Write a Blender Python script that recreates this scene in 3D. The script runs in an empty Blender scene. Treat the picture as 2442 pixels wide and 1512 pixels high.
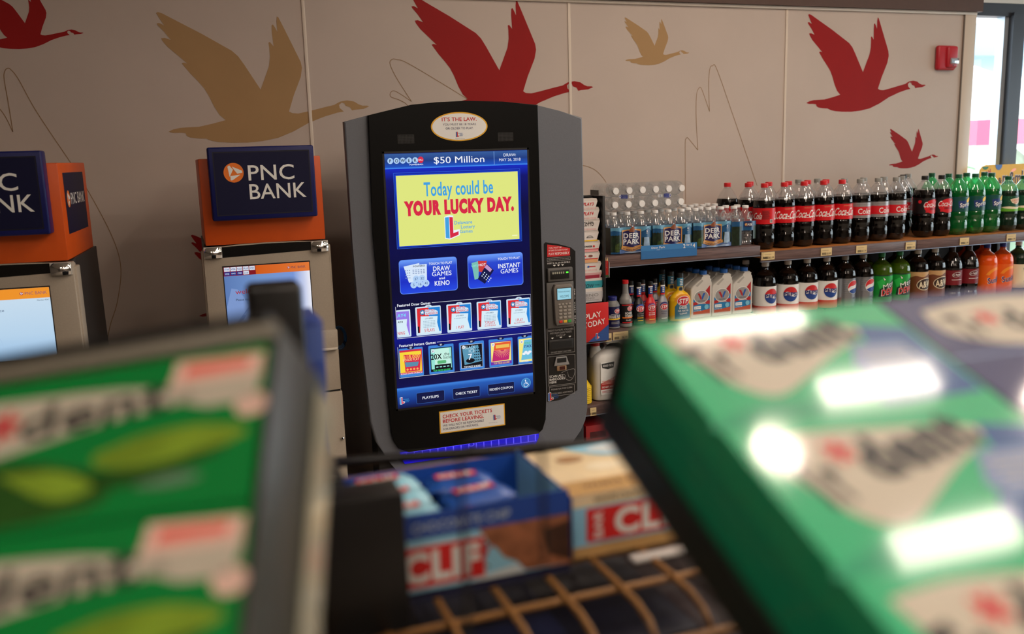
import bpy, bmesh, math, random
from mathutils import Vector, Matrix
from mathutils.geometry import tessellate_polygon
random.seed(7)
sc = bpy.context.scene
COL = sc.collection
R = math.radians

# ------------------------------------------------------------------ camera, world, exposure
cd = bpy.data.cameras.new('camera')
cam = bpy.data.objects.new('camera', cd)
COL.objects.link(cam)
cd.sensor_fit = 'HORIZONTAL'; cd.sensor_width = 36.0
cd.lens = 2140.0 / 2442.0 * 36.0
cd.clip_start = 0.01; cd.clip_end = 200
pit, rol, yaw = R(10.28), R(-1.73), R(19.9)
F = Vector((math.sin(yaw) * math.cos(pit), math.cos(yaw) * math.cos(pit), -math.sin(pit)))
Rv = Vector((math.cos(yaw), -math.sin(yaw), 0)); Uv = Rv.cross(F)
R2 = math.cos(rol) * Rv + math.sin(rol) * Uv
U2 = math.cos(rol) * Uv - math.sin(rol) * Rv
mw = Matrix((R2, U2, -F)).transposed().to_4x4()
mw.translation = Vector((0, 0, 1.7))
cam.matrix_world = mw
cd.dof.use_dof = True
cd.dof.focus_distance = 3.35
cd.dof.aperture_fstop = 3.0
sc.camera = cam
sc.view_settings.view_transform = 'Standard'
sc.view_settings.look = 'None'
sc.view_settings.exposure = 0.0
sc.view_settings.gamma = 1.0
sc.view_settings.use_curve_mapping = False
sc.cycles.max_bounces = 8
sc.cycles.transparent_max_bounces = 24
sc.cycles.caustics_reflective = False
sc.cycles.caustics_refractive = False
sc.cycles.sample_clamp_indirect = 4.0
sc.cycles.use_denoising = True

w = bpy.data.worlds.new('daylight'); sc.world = w
w.use_nodes = True
bg = w.node_tree.nodes['Background']
sky = w.node_tree.nodes.new('ShaderNodeTexSky')
sky.sky_type = 'HOSEK_WILKIE'; sky.turbidity = 6.0; sky.ground_albedo = 0.6
sky.sun_direction = Vector((0.3, -0.6, 0.75)).normalized()
mixn = w.node_tree.nodes.new('ShaderNodeMixRGB'); mixn.inputs[0].default_value = 0.8
mixn.inputs[2].default_value = (0.86, 0.94, 1.0, 1)
w.node_tree.links.new(sky.outputs[0], mixn.inputs[1])
w.node_tree.links.new(mixn.outputs[0], bg.inputs[0])
bg.inputs[1].default_value = 6.0

DOWNLIGHT = 68.0     # radiance of the round ceiling lights
TROFFER = 45.0        # radiance of the rectangular ceiling lights

# ------------------------------------------------------------------ materials
def lin(c):
    o = []
    for x in c[:3]:
        x = x / 255.0
        o.append(x / 12.92 if x <= 0.04045 else ((x + 0.055) / 1.055) ** 2.4)
    return (o[0], o[1], o[2], 1.0)
_m = {}
def mat(name, rgb=(128, 128, 128), rough=0.5, metal=0.0, spec=0.5, noise=0.0, scale=40.0, coat=0.0):
    """Plain procedural surface: a base colour with a little noise in tone and gloss."""
    if name in _m: return _m[name]
    m = bpy.data.materials.new(name); m.use_nodes = True
    n = m.node_tree.nodes; l = m.node_tree.links; b = n['Principled BSDF']
    b.inputs['Base Color'].default_value = lin(rgb)
    b.inputs['Roughness'].default_value = rough
    b.inputs['Metallic'].default_value = metal
    b.inputs['Specular IOR Level'].default_value = spec
    b.inputs['Coat Weight'].default_value = coat; b.inputs['Coat Roughness'].default_value = .08
    if noise > 0:
        tc = n.new('ShaderNodeTexCoord'); t = n.new('ShaderNodeTexNoise')
        t.inputs['Scale'].default_value = scale; t.inputs['Detail'].default_value = 4
        l.new(tc.outputs['Object'], t.inputs['Vector'])
        r = n.new('ShaderNodeValToRGB')
        c = lin(rgb)
        r.color_ramp.elements[0].position = .3; r.color_ramp.elements[1].position = .7
        r.color_ramp.elements[0].color = tuple(x * (1 - noise) for x in c[:3]) + (1,)
        r.color_ramp.elements[1].color = tuple(min(1, x * (1 + noise)) for x in c[:3]) + (1,)
        l.new(t.outputs['Fac'], r.inputs['Fac']); l.new(r.outputs['Color'], b.inputs['Base Color'])
    _m[name] = m
    return m
def glow(name, rgb, k=1.0):
    """A lit screen or lamp colour."""
    if name in _m: return _m[name]
    m = bpy.data.materials.new(name); m.use_nodes = True
    b = m.node_tree.nodes['Principled BSDF']
    b.inputs['Base Color'].default_value = (0, 0, 0, 1)
    b.inputs['Roughness'].default_value = 0.25
    b.inputs['Specular IOR Level'].default_value = 0.3
    b.inputs['Emission Color'].default_value = lin(rgb)
    b.inputs['Emission Strength'].default_value = k
    _m[name] = m
    return m
def glow_ramp(name, axis, a0, a1, stops, k=1.0):
    """A lit screen whose shown picture runs through several colours along one axis."""
    if name in _m: return _m[name]
    m = glow(name, (0, 0, 0), k); n = m.node_tree.nodes; l = m.node_tree.links
    tc = n.new('ShaderNodeTexCoord'); sp = n.new('ShaderNodeSeparateXYZ'); mr = n.new('ShaderNodeMapRange')
    mr.inputs['From Min'].default_value = a0; mr.inputs['From Max'].default_value = a1
    r = n.new('ShaderNodeValToRGB')
    e = r.color_ramp.elements
    e[0].position = stops[0][0]; e[0].color = lin(stops[0][1])
    e[1].position = stops[-1][0]; e[1].color = lin(stops[-1][1])
    for p, c in stops[1:-1]:
        x = e.new(p); x.color = lin(c)
    l.new(tc.outputs['Object'], sp.inputs[0]); l.new(sp.outputs[axis], mr.inputs['Value'])
    l.new(mr.outputs[0], r.inputs['Fac']); l.new(r.outputs['Color'], n['Principled BSDF'].inputs['Emission Color'])
    return m
def clear(name, rgb=(245, 250, 252), refl=0.07, rough=0.03, body=0.0, body_rgb=(200, 210, 215)):
    """Thin clear plastic or glass: lets light through with a tint, glints more at grazing angles."""
    if name in _m: return _m[name]
    m = bpy.data.materials.new(name); m.use_nodes = True
    n = m.node_tree.nodes; l = m.node_tree.links
    for x in list(n):
        if x.type != 'OUTPUT_MATERIAL': n.remove(x)
    out = n['Material Output']
    t = n.new('ShaderNodeBsdfTransparent'); t.inputs[0].default_value = lin(rgb)
    g = n.new('ShaderNodeBsdfGlossy'); g.inputs['Roughness'].default_value = rough
    g.inputs[0].default_value = (1, 1, 1, 1)
    lw = n.new('ShaderNodeLayerWeight'); lw.inputs['Blend'].default_value = .5
    pw = n.new('ShaderNodeMath'); pw.operation = 'POWER'; pw.inputs[1].default_value = 4.0
    ad = n.new('ShaderNodeMath'); ad.operation = 'ADD'; ad.inputs[1].default_value = refl
    ad.use_clamp = True
    l.new(lw.outputs['Facing'], pw.inputs[0]); l.new(pw.outputs[0], ad.inputs[0])
    base = t
    if body > 0:
        d = n.new('ShaderNodeBsdfTranslucent'); d.inputs[0].default_value = lin(body_rgb)
        d2 = n.new('ShaderNodeBsdfDiffuse'); d2.inputs[0].default_value = lin(body_rgb)
        mm = n.new('ShaderNodeMixShader'); mm.inputs[0].default_value = 0.5
        l.new(d.outputs[0], mm.inputs[1]); l.new(d2.outputs[0], mm.inputs[2])
        m2 = n.new('ShaderNodeMixShader'); m2.inputs[0].default_value = body
        l.new(t.outputs[0], m2.inputs[1]); l.new(mm.outputs[0], m2.inputs[2]); base = m2
    mx = n.new('ShaderNodeMixShader')
    l.new(ad.outputs[0], mx.inputs[0]); l.new(base.outputs[0], mx.inputs[1]); l.new(g.outputs[0], mx.inputs[2])
    l.new(mx.outputs[0], out.inputs[0])
    _m[name] = m
    return m
def wood(name, a, b, axis=(3, 40, 40), rough=0.45):
    if name in _m: return _m[name]
    m = mat(name, a, rough); n = m.node_tree.nodes; l = m.node_tree.links
    tc = n.new('ShaderNodeTexCoord'); mp = n.new('ShaderNodeMapping'); mp.inputs['Scale'].default_value = axis
    t = n.new('ShaderNodeTexNoise'); t.inputs['Scale'].default_value = 4; t.inputs['Detail'].default_value = 8
    t.inputs['Distortion'].default_value = .6
    r = n.new('ShaderNodeValToRGB'); r.color_ramp.elements[0].color = lin(a); r.color_ramp.elements[1].color = lin(b)
    r.color_ramp.elements[0].position = .35; r.color_ramp.elements[1].position = .65
    l.new(tc.outputs['Object'], mp.inputs[0]); l.new(mp.outputs[0], t.inputs[0]); l.new(t.outputs['Fac'], r.inputs['Fac'])
    l.new(r.outputs[0], n['Principled BSDF'].inputs['Base Color'])
    return m
def tiles(name, a, b, size):
    if name in _m: return _m[name]
    m = mat(name, a, .35); n = m.node_tree.nodes; l = m.node_tree.links
    tc = n.new('ShaderNodeTexCoord'); t = n.new('ShaderNodeTexBrick')
    t.offset = 0; t.inputs['Scale'].default_value = 1.0
    t.inputs['Brick Width'].default_value = size; t.inputs['Row Height'].default_value = size
    t.inputs['Mortar Size'].default_value = .006
    t.inputs['Color1'].default_value = lin(a); t.inputs['Color2'].default_value = lin(a); t.inputs['Mortar'].default_value = lin(b)
    l.new(tc.outputs['Object'], t.inputs[0]); l.new(t.outputs['Color'], n['Principled BSDF'].inputs['Base Color'])
    return m

# ------------------------------------------------------------------ text outlines
_tx = {}
def glyphs(s, bold):
    k = (s, bold)
    if k in _tx: return _tx[k]
    cu = bpy.data.curves.new('lettering', 'FONT'); cu.body = s; cu.resolution_u = 3; cu.offset = 0.0 if 'M' in s else bold * .5; cu.space_character = 1 + bold * 1.2
    ob = bpy.data.objects.new('lettering', cu)
    me = ob.to_mesh()
    vs = [(v.co.x / 0.70, v.co.y / 0.70) for v in me.vertices]
    fs = [tuple(p.vertices) for p in me.polygons]
    ob.to_mesh_clear(); bpy.data.objects.remove(ob); bpy.data.curves.remove(cu)
    if not vs: vs = [(0, 0)]
    x0 = min(v[0] for v in vs); x1 = max(v[0] for v in vs)
    _tx[k] = ([(x - x0, y) for x, y in vs], fs, x1 - x0)
    return _tx[k]

# ------------------------------------------------------------------ surfaces to draw on
class PL:
    curved = False
    def __init__(s, O, U=(1, 0, 0), V=(0, 0, 1), step=0.0004):
        s.O = Vector(O); s.U = Vector(U).normalized(); s.V = Vector(V).normalized(); s.N = s.U.cross(s.V); s.step = step
    def __call__(s, u, v, L=0): return s.O + s.U * u + s.V * v + s.N * (L * s.step)
class CYL:
    curved = True
    def __init__(s, r, sy=1.0, step=0.0004, z0=0.0, cx=0.0, cy=0.0): s.r = r; s.sy = sy; s.step = step; s.z0 = z0; s.cx = cx; s.cy = cy
    def __call__(s, u, v, L=0):
        a = u / s.r; q = s.r + L * s.step
        return Vector((s.cx + q * math.sin(a), s.cy - q * s.sy * math.cos(a) - (L * s.step if s.sy < 1 else 0), v + s.z0))
class WAVE:
    """A film wrapped round a row of bottles: bulges in front of each."""
    curved = True
    def __init__(s, p, b, y, step=0.0005): s.p = p; s.b = b; s.y = y; s.step = step
    def __call__(s, u, v, L=0):
        return Vector((u, s.y - s.b * (1 - abs(math.cos(math.pi * u / s.p)) ** 2.0) - L * s.step, v))

class MB:
    def __init__(s): s.v = []; s.f = []; s.m = []; s.sm = []; s.mats = []
    def mi(s, m):
        if m not in s.mats: s.mats.append(m)
        return s.mats.index(m)
    def add(s, vs, fs, m, smooth=False, xf=None):
        b = len(s.v); k = s.mi(m)
        for p in vs:
            p = Vector(p); s.v.append(xf @ p if xf is not None else p)
        for f in fs:
            s.f.append(tuple(b + i for i in f)); s.m.append(k); s.sm.append(smooth)
        return s
    def box(s, lo, hi, m, bev=0.0, seg=2, xf=None):
        bm = bmesh.new(); bmesh.ops.create_cube(bm, size=1)
        for v in bm.verts:
            v.co = Vector([(lo[i] + hi[i]) / 2 + v.co[i] * (hi[i] - lo[i]) for i in range(3)])
        if bev > 0:
            bmesh.ops.bevel(bm, geom=list(bm.edges), offset=bev, segments=seg, affect='EDGES', profile=.5)
        bm.verts.index_update()
        s.add([v.co.copy() for v in bm.verts], [[v.index for v in f.verts] for f in bm.faces], m, bev > 0, xf)
        bm.free(); return s
    def prism(s, pts, y0, y1, m, bev=0.0, seg=2, axis='y', xf=None, mside=None):
        """Outline in the x-z plane (counter-clockwise seen from the front) carried from y0 (front) to y1."""
        bm = bmesh.new()
        a = [bm.verts.new((x, y0, z)) for x, z in pts]
        b = [bm.verts.new((x, y1, z)) for x, z in pts]
        n = len(pts)
        bm.faces.new(a); bm.faces.new(b[::-1])
        for i in range(n): bm.faces.new((a[(i + 1) % n], a[i], b[i], b[(i + 1) % n]))
        if bev > 0:
            eds = [e for e in bm.edges if (e.verts[0].co.y == e.verts[1].co.y)]
            bmesh.ops.bevel(bm, geom=eds, offset=bev, segments=seg, affect='EDGES', profile=.5)
        bmesh.ops.recalc_face_normals(bm, faces=bm.faces)
        big = [f for f in bm.faces if len(f.verts) > 4]
        if big: bmesh.ops.triangulate(bm, faces=big)
        bm.verts.index_update()
        s.add([v.co.copy() for v in bm.verts], [[v.index for v in f.verts] for f in bm.faces], m, False, xf)
        bm.free(); return s
    def lathe(s, prof, m, n=32, sy=1.0, mod=None, xf=None, cap0=True, cap1=True, sx=1.0):
        """prof: [(radius, z)] or [(radius, z, material of the band that starts here)]."""
        cur = m; rows = []
        for p in prof:
            r, z = p[0], p[1]; row = []
            for i in range(n):
                a = 2 * math.pi * i / n; q = r * (mod(a, z) if mod else 1)
                row.append(Vector((q * math.cos(a) * sx, q * math.sin(a) * sy, z)))
            rows.append(row)
        for j in range(len(prof) - 1):
            if len(prof[j]) > 2: cur = prof[j][2]
            fs = [(i, (i + 1) % n, n + (i + 1) % n, n + i) for i in range(n)]
            s.add(rows[j] + rows[j + 1], fs, cur, True, xf)
        if cap0: s.add(rows[0], [tuple(range(n))[::-1]], prof[0][2] if len(prof[0]) > 2 else m, False, xf)
        if cap1: s.add(rows[-1], [tuple(range(n))], cur, False, xf)
        return s
    def disc(s, r, z, m, n=32, sy=1.0):
        s.add([(r * math.cos(2 * math.pi * i / n), r * sy * math.sin(2 * math.pi * i / n), z) for i in range(n)], [tuple(range(n))], m)
        return s
    def tube(s, pts, r, m, n=8, closed=False):
        pts = [Vector(p) for p in pts]; N = len(pts); vs = []
        for i, p in enumerate(pts):
            if closed: d = pts[(i + 1) % N] - pts[i - 1]
            else: d = pts[min(i + 1, N - 1)] - pts[max(i - 1, 0)]
            d.normalize(); a = Vector((0, 0, 1)) if abs(d.z) < .9 else Vector((1, 0, 0))
            e = d.cross(a).normalized(); g = d.cross(e)
            vs += [p + r * (math.cos(2 * math.pi * k / n) * e + math.sin(2 * math.pi * k / n) * g) for k in range(n)]
        fs = []
        for i in range(N if closed else N - 1):
            a = i * n; b = ((i + 1) % N) * n
            fs += [(a + k, a + (k + 1) % n, b + (k + 1) % n, b + k) for k in range(n)]
        if not closed: fs += [tuple(range(n)), tuple(range((N - 1) * n, N * n))[::-1]]
        s.add(vs, fs, m, True); return s
    # ---- flat art
    def tris(s, M, pts, fs, m, L):
        if not M.curved:
            s.add([M(u, v, L) for u, v in pts], fs, m); return s
        out = []; P = list(pts); st = []
        for f in fs:
            for i in range(1, len(f) - 1): st.append((P[f[0]], P[f[i]], P[f[i + 1]]))
        both = getattr(M, 'both', False); lim = 0.0075
        while st:
            t = st.pop(); du = [max(abs(t[i][0] - t[(i + 1) % 3][0]), abs(t[i][1] - t[(i + 1) % 3][1]) if both else 0) for i in range(3)]
            k = du.index(max(du))
            if du[k] > lim:
                a, b, c = t[k], t[(k + 1) % 3], t[(k + 2) % 3]; mid = ((a[0] + b[0]) / 2, (a[1] + b[1]) / 2)
                st.append((a, mid, c)); st.append((mid, b, c))
            else: out.append(t)
        vs = []; ff = []
        for t in out:
            ff.append((len(vs), len(vs) + 1, len(vs) + 2)); vs += [M(u, v, L) for u, v in t]
        s.add(vs, ff, m); return s
    def rect(s, M, u0, v0, u1, v1, m, L=0):
        if M.curved:
            n = max(1, math.ceil(abs(u1 - u0) / .0065)); vs = []; fs = []
            for i in range(n + 1):
                u = u0 + (u1 - u0) * i / n; vs += [M(u, v0, L), M(u, v1, L)]
            fs = [(2 * i, 2 * i + 2, 2 * i + 3, 2 * i + 1) for i in range(n)]
            s.add(vs, fs, m, True); return s
        s.add([M(u0, v0, L), M(u1, v0, L), M(u1, v1, L), M(u0, v1, L)], [(0, 1, 2, 3)], m); return s
    def poly(s, M, pts, m, L=0):
        t = tessellate_polygon([[Vector((u, v, 0)) for u, v in pts]])
        fs = []
        for a, b, c in t:
            A, B, C = pts[a], pts[b], pts[c]
            cr = (B[0] - A[0]) * (C[1] - A[1]) - (B[1] - A[1]) * (C[0] - A[0])
            fs.append((a, b, c) if cr > 0 else (a, c, b))
        return s.tris(M, pts, fs, m, L)
    def ell(s, M, cx, cy, rx, ry, m, L=0, rot=0.0, n=32, a0=0.0, a1=360.0):
        pts = []
        c, d = math.cos(R(rot)), math.sin(R(rot))
        full = abs(a1 - a0) >= 359.9
        for i in range(n if full else n + 1):
            a = R(a0 + (a1 - a0) * i / n); x, y = rx * math.cos(a), ry * math.sin(a)
            pts.append((cx + x * c - y * d, cy + x * d + y * c))
        return s.poly(M, pts, m, L)
    def rr(s, M, u0, v0, u1, v1, r, m, L=0):
        pts = []
        for cx, cy, a in ((u1 - r, v0 + r, -90), (u1 - r, v1 - r, 0), (u0 + r, v1 - r, 90), (u0 + r, v0 + r, 180)):
            for i in range(5):
                t = R(a + 90 * i / 4); pts.append((cx + r * math.cos(t), cy + r * math.sin(t)))
        return s.poly(M, pts, m, L)
    def line(s, M, pts, wd, m, L=0, closed=False):
        N = len(pts); a = []; b = []
        for i in range(N):
            p = pts[(i - 1) % N] if closed or i > 0 else pts[i]; q = pts[(i + 1) % N] if closed or i < N - 1 else pts[i]
            dx, dy = q[0] - p[0], q[1] - p[1]; k = math.hypot(dx, dy) or 1
            a.append((pts[i][0] - dy / k * wd / 2, pts[i][1] + dx / k * wd / 2)); b.append((pts[i][0] + dy / k * wd / 2, pts[i][1] - dx / k * wd / 2))
        P = a + b; fs = []
        for i in range(N if closed else N - 1):
            j = (i + 1) % N; fs.append((i, N + i, N + j, j))
        return s.tris(M, P, fs, m, L)
    def frame(s, M, u0, v0, u1, v1, wd, m, L=0):
        for q in ((u0, v0, u1, v0 + wd), (u0, v1 - wd, u1, v1), (u0, v0, u0 + wd, v1), (u1 - wd, v0, u1, v1)): s.rect(M, *q, m, L)
        return s
    def text(s, M, t, cx, cy, h, m, L=1, w=None, shear=0.0, bold=0.0, al='c', rot=0.0, arc=0.0):
        """Lettering with cap height h, centred (or left/right aligned) on cx, middle of the caps at cy; w squeezes it to a width."""
        if 'M' in t and bold > 0.012 and not rot:      # heavier lettering without closing up the M
            for d_ in (-1, 1): s.text(M, t, cx + d_ * bold * .22 * h, cy, h, m, L, w, shear, 0.0, al, rot, arc)
            bold = 0.0
        vs, fs, wd = glyphs(t, bold)
        kx = h if w is None else w / max(wd, 1e-6)
        W = wd * kx; x0 = cx - (W / 2 if al == 'c' else 0 if al == 'l' else W)
        c, d = math.cos(R(rot)), math.sin(R(rot)); P = []
        for x, y in vs:
            X = x0 + x * kx + shear * (y - .5) * h - cx; Y = (y - .5) * h
            if arc: Y += arc * (1 - (2 * X / W) ** 2) if al == 'c' else 0
            P.append((cx + X * c - Y * d, cy + X * d + Y * c))
        return s.tris(M, P, fs, m, L)
    def build(s, name, parent=None, loc=(0, 0, 0), rotz=0.0):
        me = bpy.data.meshes.new(name)
        me.from_pydata([tuple(v) for v in s.v], [], s.f)
        for m in s.mats: me.materials.append(m)
        me.polygons.foreach_set('material_index', s.m); me.polygons.foreach_set('use_smooth', s.sm)
        me.update()
        if any(s.sm) :
            try: me.set_sharp_from_angle(angle=R(40))
            except Exception: pass
        o = bpy.data.objects.new(name, me); COL.objects.link(o)
        o.location = loc; o.rotation_euler = (0, 0, rotz)
        if parent: o.parent = parent
        return o

def tag(o, label, cat, group=None):
    o['label'] = label; o['category'] = cat
    if group: o['group'] = group
    return o
def thing(name, label, cat, loc=(0, 0, 0), rotz=0.0, group=None):
    o = bpy.data.objects.new(name, None); COL.objects.link(o); o.empty_display_size = .05
    o.location = loc; o.rotation_euler = (0, 0, rotz)
    return tag(o, label, cat, group)
def struct(o, label=None):
    o['kind'] = 'structure'
    if label: o['label'] = label
    return o
def dup(root, loc, rotz, label, group=None):
    r = root.copy(); COL.objects.link(r); r.location = loc; r.rotation_euler = (0, 0, rotz); r['label'] = label
    if group: r['group'] = group
    for ch in KIDS(root):
        c = ch.copy(); COL.objects.link(c); c.parent = r
        for g in KIDS(ch):
            d = g.copy(); COL.objects.link(d); d.parent = c
    return r
def KIDS(o): return list(o.children)
ORD = ['first', 'second', 'third', 'fourth', 'fifth', 'sixth', 'seventh', 'eighth', 'ninth', 'tenth', 'eleventh', 'twelfth']

# common colours
WHITE = mat('white print', (235, 235, 232), .45)
BLACK = mat('black print', (18, 18, 20), .4)
RED = mat('red print', (200, 24, 28), .4)
NAVY = mat('navy print', (22, 30, 92), .4)
BLUE = mat('blue print', (40, 100, 180), .4)
YEL = mat('yellow print', (240, 195, 40), .45)
ORANGE = mat('orange print', (235, 120, 30), .45)
GREEN = mat('green print', (20, 120, 60), .4)
GREY = mat('grey print', (130, 130, 130), .45)
CREAM = mat('cream print', (235, 222, 190), .45)
BPLASTIC = mat('black plastic', (12, 11, 11), .38, noise=.15, scale=60)

# ------------------------------------------------------------------ the room
WY = 4.0      # face of the printed wall
HC = 3.3      # ceiling height
wallm = mat('wall panel beige', (196, 181, 170), .55, noise=.03, scale=3)
plaster = mat('painted plaster', (112, 102, 92), .8, noise=.04, scale=6)
bandm = mat('dark brown band', (84, 60, 50), .6, noise=.05)
trimm = mat('cream trim', (214, 200, 184), .4)
struct(MB().box((-4, -5, -.1), (8, 4.4, 0), tiles('floor tile', (150, 140, 128), (95, 88, 80), .45)).build('floor'))
struct(MB().box((-4, -5, HC), (8, 4.4, HC + .1), tiles('ceiling tile', (205, 200, 192), (170, 166, 160), .61)).build('ceiling'))
struct(MB().box((-4, WY, 0), (4.25, WY + .2, 2.40), wallm).build('wall_back'))
struct(MB().box((-4, WY - .03, 2.40), (4.27, WY + .2, HC), bandm).build('wall_back_band'))
struct(MB().box((4.27, WY + .08, 2.47), (8, WY + .2, HC), mat('white soffit', (225, 225, 222), .7)).build('wall_back_header'))
struct(MB().box((4.25, WY + .08, 0), (8, WY + .2, .45), plaster).build('wall_back_sill'))
struct(MB().box((-4.1, -5, 0), (-4, 4.2, HC), plaster).build('wall_left'))
struct(MB().box((-4, -5.1, 0), (8, -5, HC), plaster).build('wall_front'))
b = MB()
b.box((8, -5, 0), (8.1, 4.2, .5), plaster); b.box((8, -5, 2.6), (8.1, 4.2, HC), plaster); b.box((8, -5, .5), (8.1, -.6, 2.6), plaster)
struct(b.build('wall_right'))
k = 1
for x in (-1.885, -.665, .555, 1.775, 2.99):
    struct(MB().box((x - .007, WY - .004, 0), (x + .007, WY, 2.395), trimm, .0015).build('trim_%d' % k)); k += 1
struct(MB().box((-4, WY - .012, 2.385), (4.25, WY, 2.40), trimm, .002).build('trim_%d' % k)); k += 1
struct(MB().box((4.17, WY - .008, 0), (4.25, WY, 2.385), trimm, .002).build('trim_%d' % k)); k += 1
struct(MB().box((4.163, WY - .009, 0), (4.168, WY, 2.385), mat('trim shadow gap', (120, 108, 96), .6)).build('trim_%d' % k))

# windows
frm = mat('bronze window frame', (58, 62, 70), .4, metal=.3)
frl = mat('pale aluminium stop', (190, 200, 212), .35, metal=.4)
glass = clear('window glass', (246, 252, 252), .02, .01)
b = MB(); y0, y1 = WY + .09, WY + .17
b.box((4.25, y0, 2.40), (8, y1, 2.47), frm); b.box((4.25, y0, .45), (8, y1, .52), frm)
for x in (4.66, 6.2, 7.8): b.box((x - .045, y0 - .02, .5), (x + .045, y1, 2.42), frm)
b.box((4.255, y0, .5), (4.262, y1, 2.42), frl)
for x in (4.60, 4.722, 6.14): b.box((x - .016, y0 + .015, .5), (x + .016, y1 - .01, 2.4), frl)
wf = struct(b.build('window_1'), 'storefront window with dark bronze frame at the end of the printed wall')
MB().rect(PL((0, y0 + .045, 0)), 4.27, .5, 8, 2.42, glass).build('pane', wf)
b = MB()
for y in (-.6, .9, 2.4, 3.95): b.box((8.0, y - .05, .5), (8.09, y + .05, 2.6), frm)
b.box((8, -.6, .5), (8.09, 4, .56), frm); b.box((8, -.6, 2.54), (8.09, 4, 2.6), frm)
wf = struct(b.build('window_2'))
MB().rect(PL((8.04, 0, 0), (0, 1, 0)), -.6, .5, 4, 2.6, glass).build('pane', wf)

# outside
struct(MB().box((-10, 4.6, -.15), (40, 60, -.1), mat('concrete forecourt', (205, 203, 198), .8, noise=.06, scale=2)).build('ground'))
struct(MB().box((8.3, -30, -.15), (40, 4.5, -.1), mat('concrete forecourt', (205, 203, 198), .8, noise=.06, scale=2)).build('ground'))
redc = mat('red awning cloth', (226, 96, 124), .7)
wc = mat('overexposed awning cloth', (236, 224, 224), .7)  # overexposure of the awning's top, put into a pale colour
t = thing('parasol', 'red parasol with its overexposed top coloured pale, standing outside the storefront window', 'parasol', (9.5, 9.0, -.1))
b = MB(); n = 8
ring = [(1.75 * math.cos(2 * math.pi * i / n + .2), 1.75 * math.sin(2 * math.pi * i / n + .2), 2.02) for i in range(n)]
for i in range(n):
    b.add([(0, 0, 2.75), ring[i], ring[(i + 1) % n]], [(0, 1, 2)], wc)
b.build('canopy', t)
b = MB()
for i in range(n):
    p, q = ring[i], ring[(i + 1) % n]
    b.add([p, q, (q[0], q[1], 1.74), (p[0], p[1], 1.74)], [(0, 1, 2, 3)], redc)
b.build('valance', t)
MB().tube([(0, 0, 0), (0, 0, 2.75)], .03, frl, 10).build('pole', t)
t = thing('parasol', 'second parasol outside, beyond the window mullion', 'parasol', (13.4, 9.6, -.1))
for ch in KIDS(bpy.data.objects['parasol']):
    c = ch.copy(); COL.objects.link(c); c.parent = t
t = thing('fuel_canopy', 'pale blue edge of the fuel canopy seen through the window', 'canopy', (20, 21, -.1))
MB().box((-5, -3, 3.9), (10, 3, 4.7), mat('pale blue fascia', (150, 175, 200), .5), .02).build('roof_slab', t)
MB().box((-.25, -.25, 0), (.25, .25, 3.9), mat('canopy post', (200, 205, 210), .5), .02).build('post', t)
b = MB()
lf = mat('sunlit leaves', (176, 206, 176), .7, noise=.25, scale=8)
for i in range(420):
    a, r = random.uniform(0, 6.28), random.uniform(.2, 1.0) ** .5
    p = Vector((math.cos(a) * r * 2.4, math.sin(a) * r * .9, .3 + random.random() * 1.2 * (1.25 - r)))
    q = Matrix.Rotation(random.uniform(0, 6.28), 3, 'Z') @ Matrix.Rotation(random.uniform(-1, 1), 3, 'X')
    b.add([p + q @ Vector(v) for v in ((-.12, 0, 0), (0, -.06, .02), (.14, 0, 0), (0, .06, .02))], [(0, 1, 2, 3)], lf)
b.lathe([(.9, 0), (1.5, .35), (1.3, .9), (.5, 1.3), (.05, 1.4)], lf, 14, .55)
sh = tag(b.build('shrub', None, (12.4, 11.4, -.1)), 'leafy green shrub outside the window below the parasol', 'shrub'); sh.scale = (1, 1, 1.35)
t = thing('parked_car', 'blue car roof showing above the shelf through the window', 'car', (17.0, 16.0, -.1), .1)
cb = mat('blue car paint', (70, 120, 190), .3, coat=.5)
MB().prism([(-2.1, .3), (2.1, .3), (2.15, .75), (1.3, .95), (-1.2, .95), (-2.1, .85)], -.85, .85, cb, .06).build('body', t)
MB().prism([(-1.15, .93), (1.2, .93), (.65, 1.4), (-.6, 1.42)], -.72, .72, mat('car glass', (60, 80, 100), .1), .05).build('cabin', t)
for x in (-1.3, 1.3):
    for y in (-.8, .8):
        MB().lathe([(.32, -.1), (.32, .1)], mat('tyre rubber', (25, 25, 25), .8), 20, xf=Matrix.Translation((x, y, .32)) @ Matrix.Rotation(R(90), 4, 'X')).build('wheel', t)

# ceiling lights
lens = glow('round light lens', (255, 232, 212), DOWNLIGHT)
lens2 = glow('panel light lens', (255, 240, 222), TROFFER)
rim = mat('white light rim', (230, 230, 228), .4)
def downlight(x, y, first=[None]):
    lb = 'recessed round ceiling light above the shop floor'
    if first[0] is None:
        t = thing('ceiling_light', lb, 'ceiling light', (x, y, HC), 0, 'recessed round ceiling lights')
        MB().lathe([(.085, -.001), (.085, -.012), (.11, -.012), (.115, 0)], rim, 24, cap0=False, cap1=False).build('rim', t)
        MB().add([(.084 * math.cos(-2 * math.pi * i / 20), .084 * math.sin(-2 * math.pi * i / 20), -.004) for i in range(20)], [tuple(range(20))], lens).build('lens', t)
        first[0] = t
    else:
        dup(first[0], (x, y, HC), 0, lb)
for x in (.45, 1.55, 2.6, 3.5, 4.4, 5.3):
    for y in (2.8, 1.95, 1.08, .25, -.6, -1.5, -2.4, -3.3, -4.2):
        if x < 1 and y > -2 or x > 4 and y > 2.5 or x > 5 and y > .9: continue
        downlight(x, y)
downlight(-1.2, -1.6); downlight(-1.2, -3.3); downlight(.45, -.6); downlight(.45, -1.5)  # extra lights, added to brighten the gum pack sides and snack boxes
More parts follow.
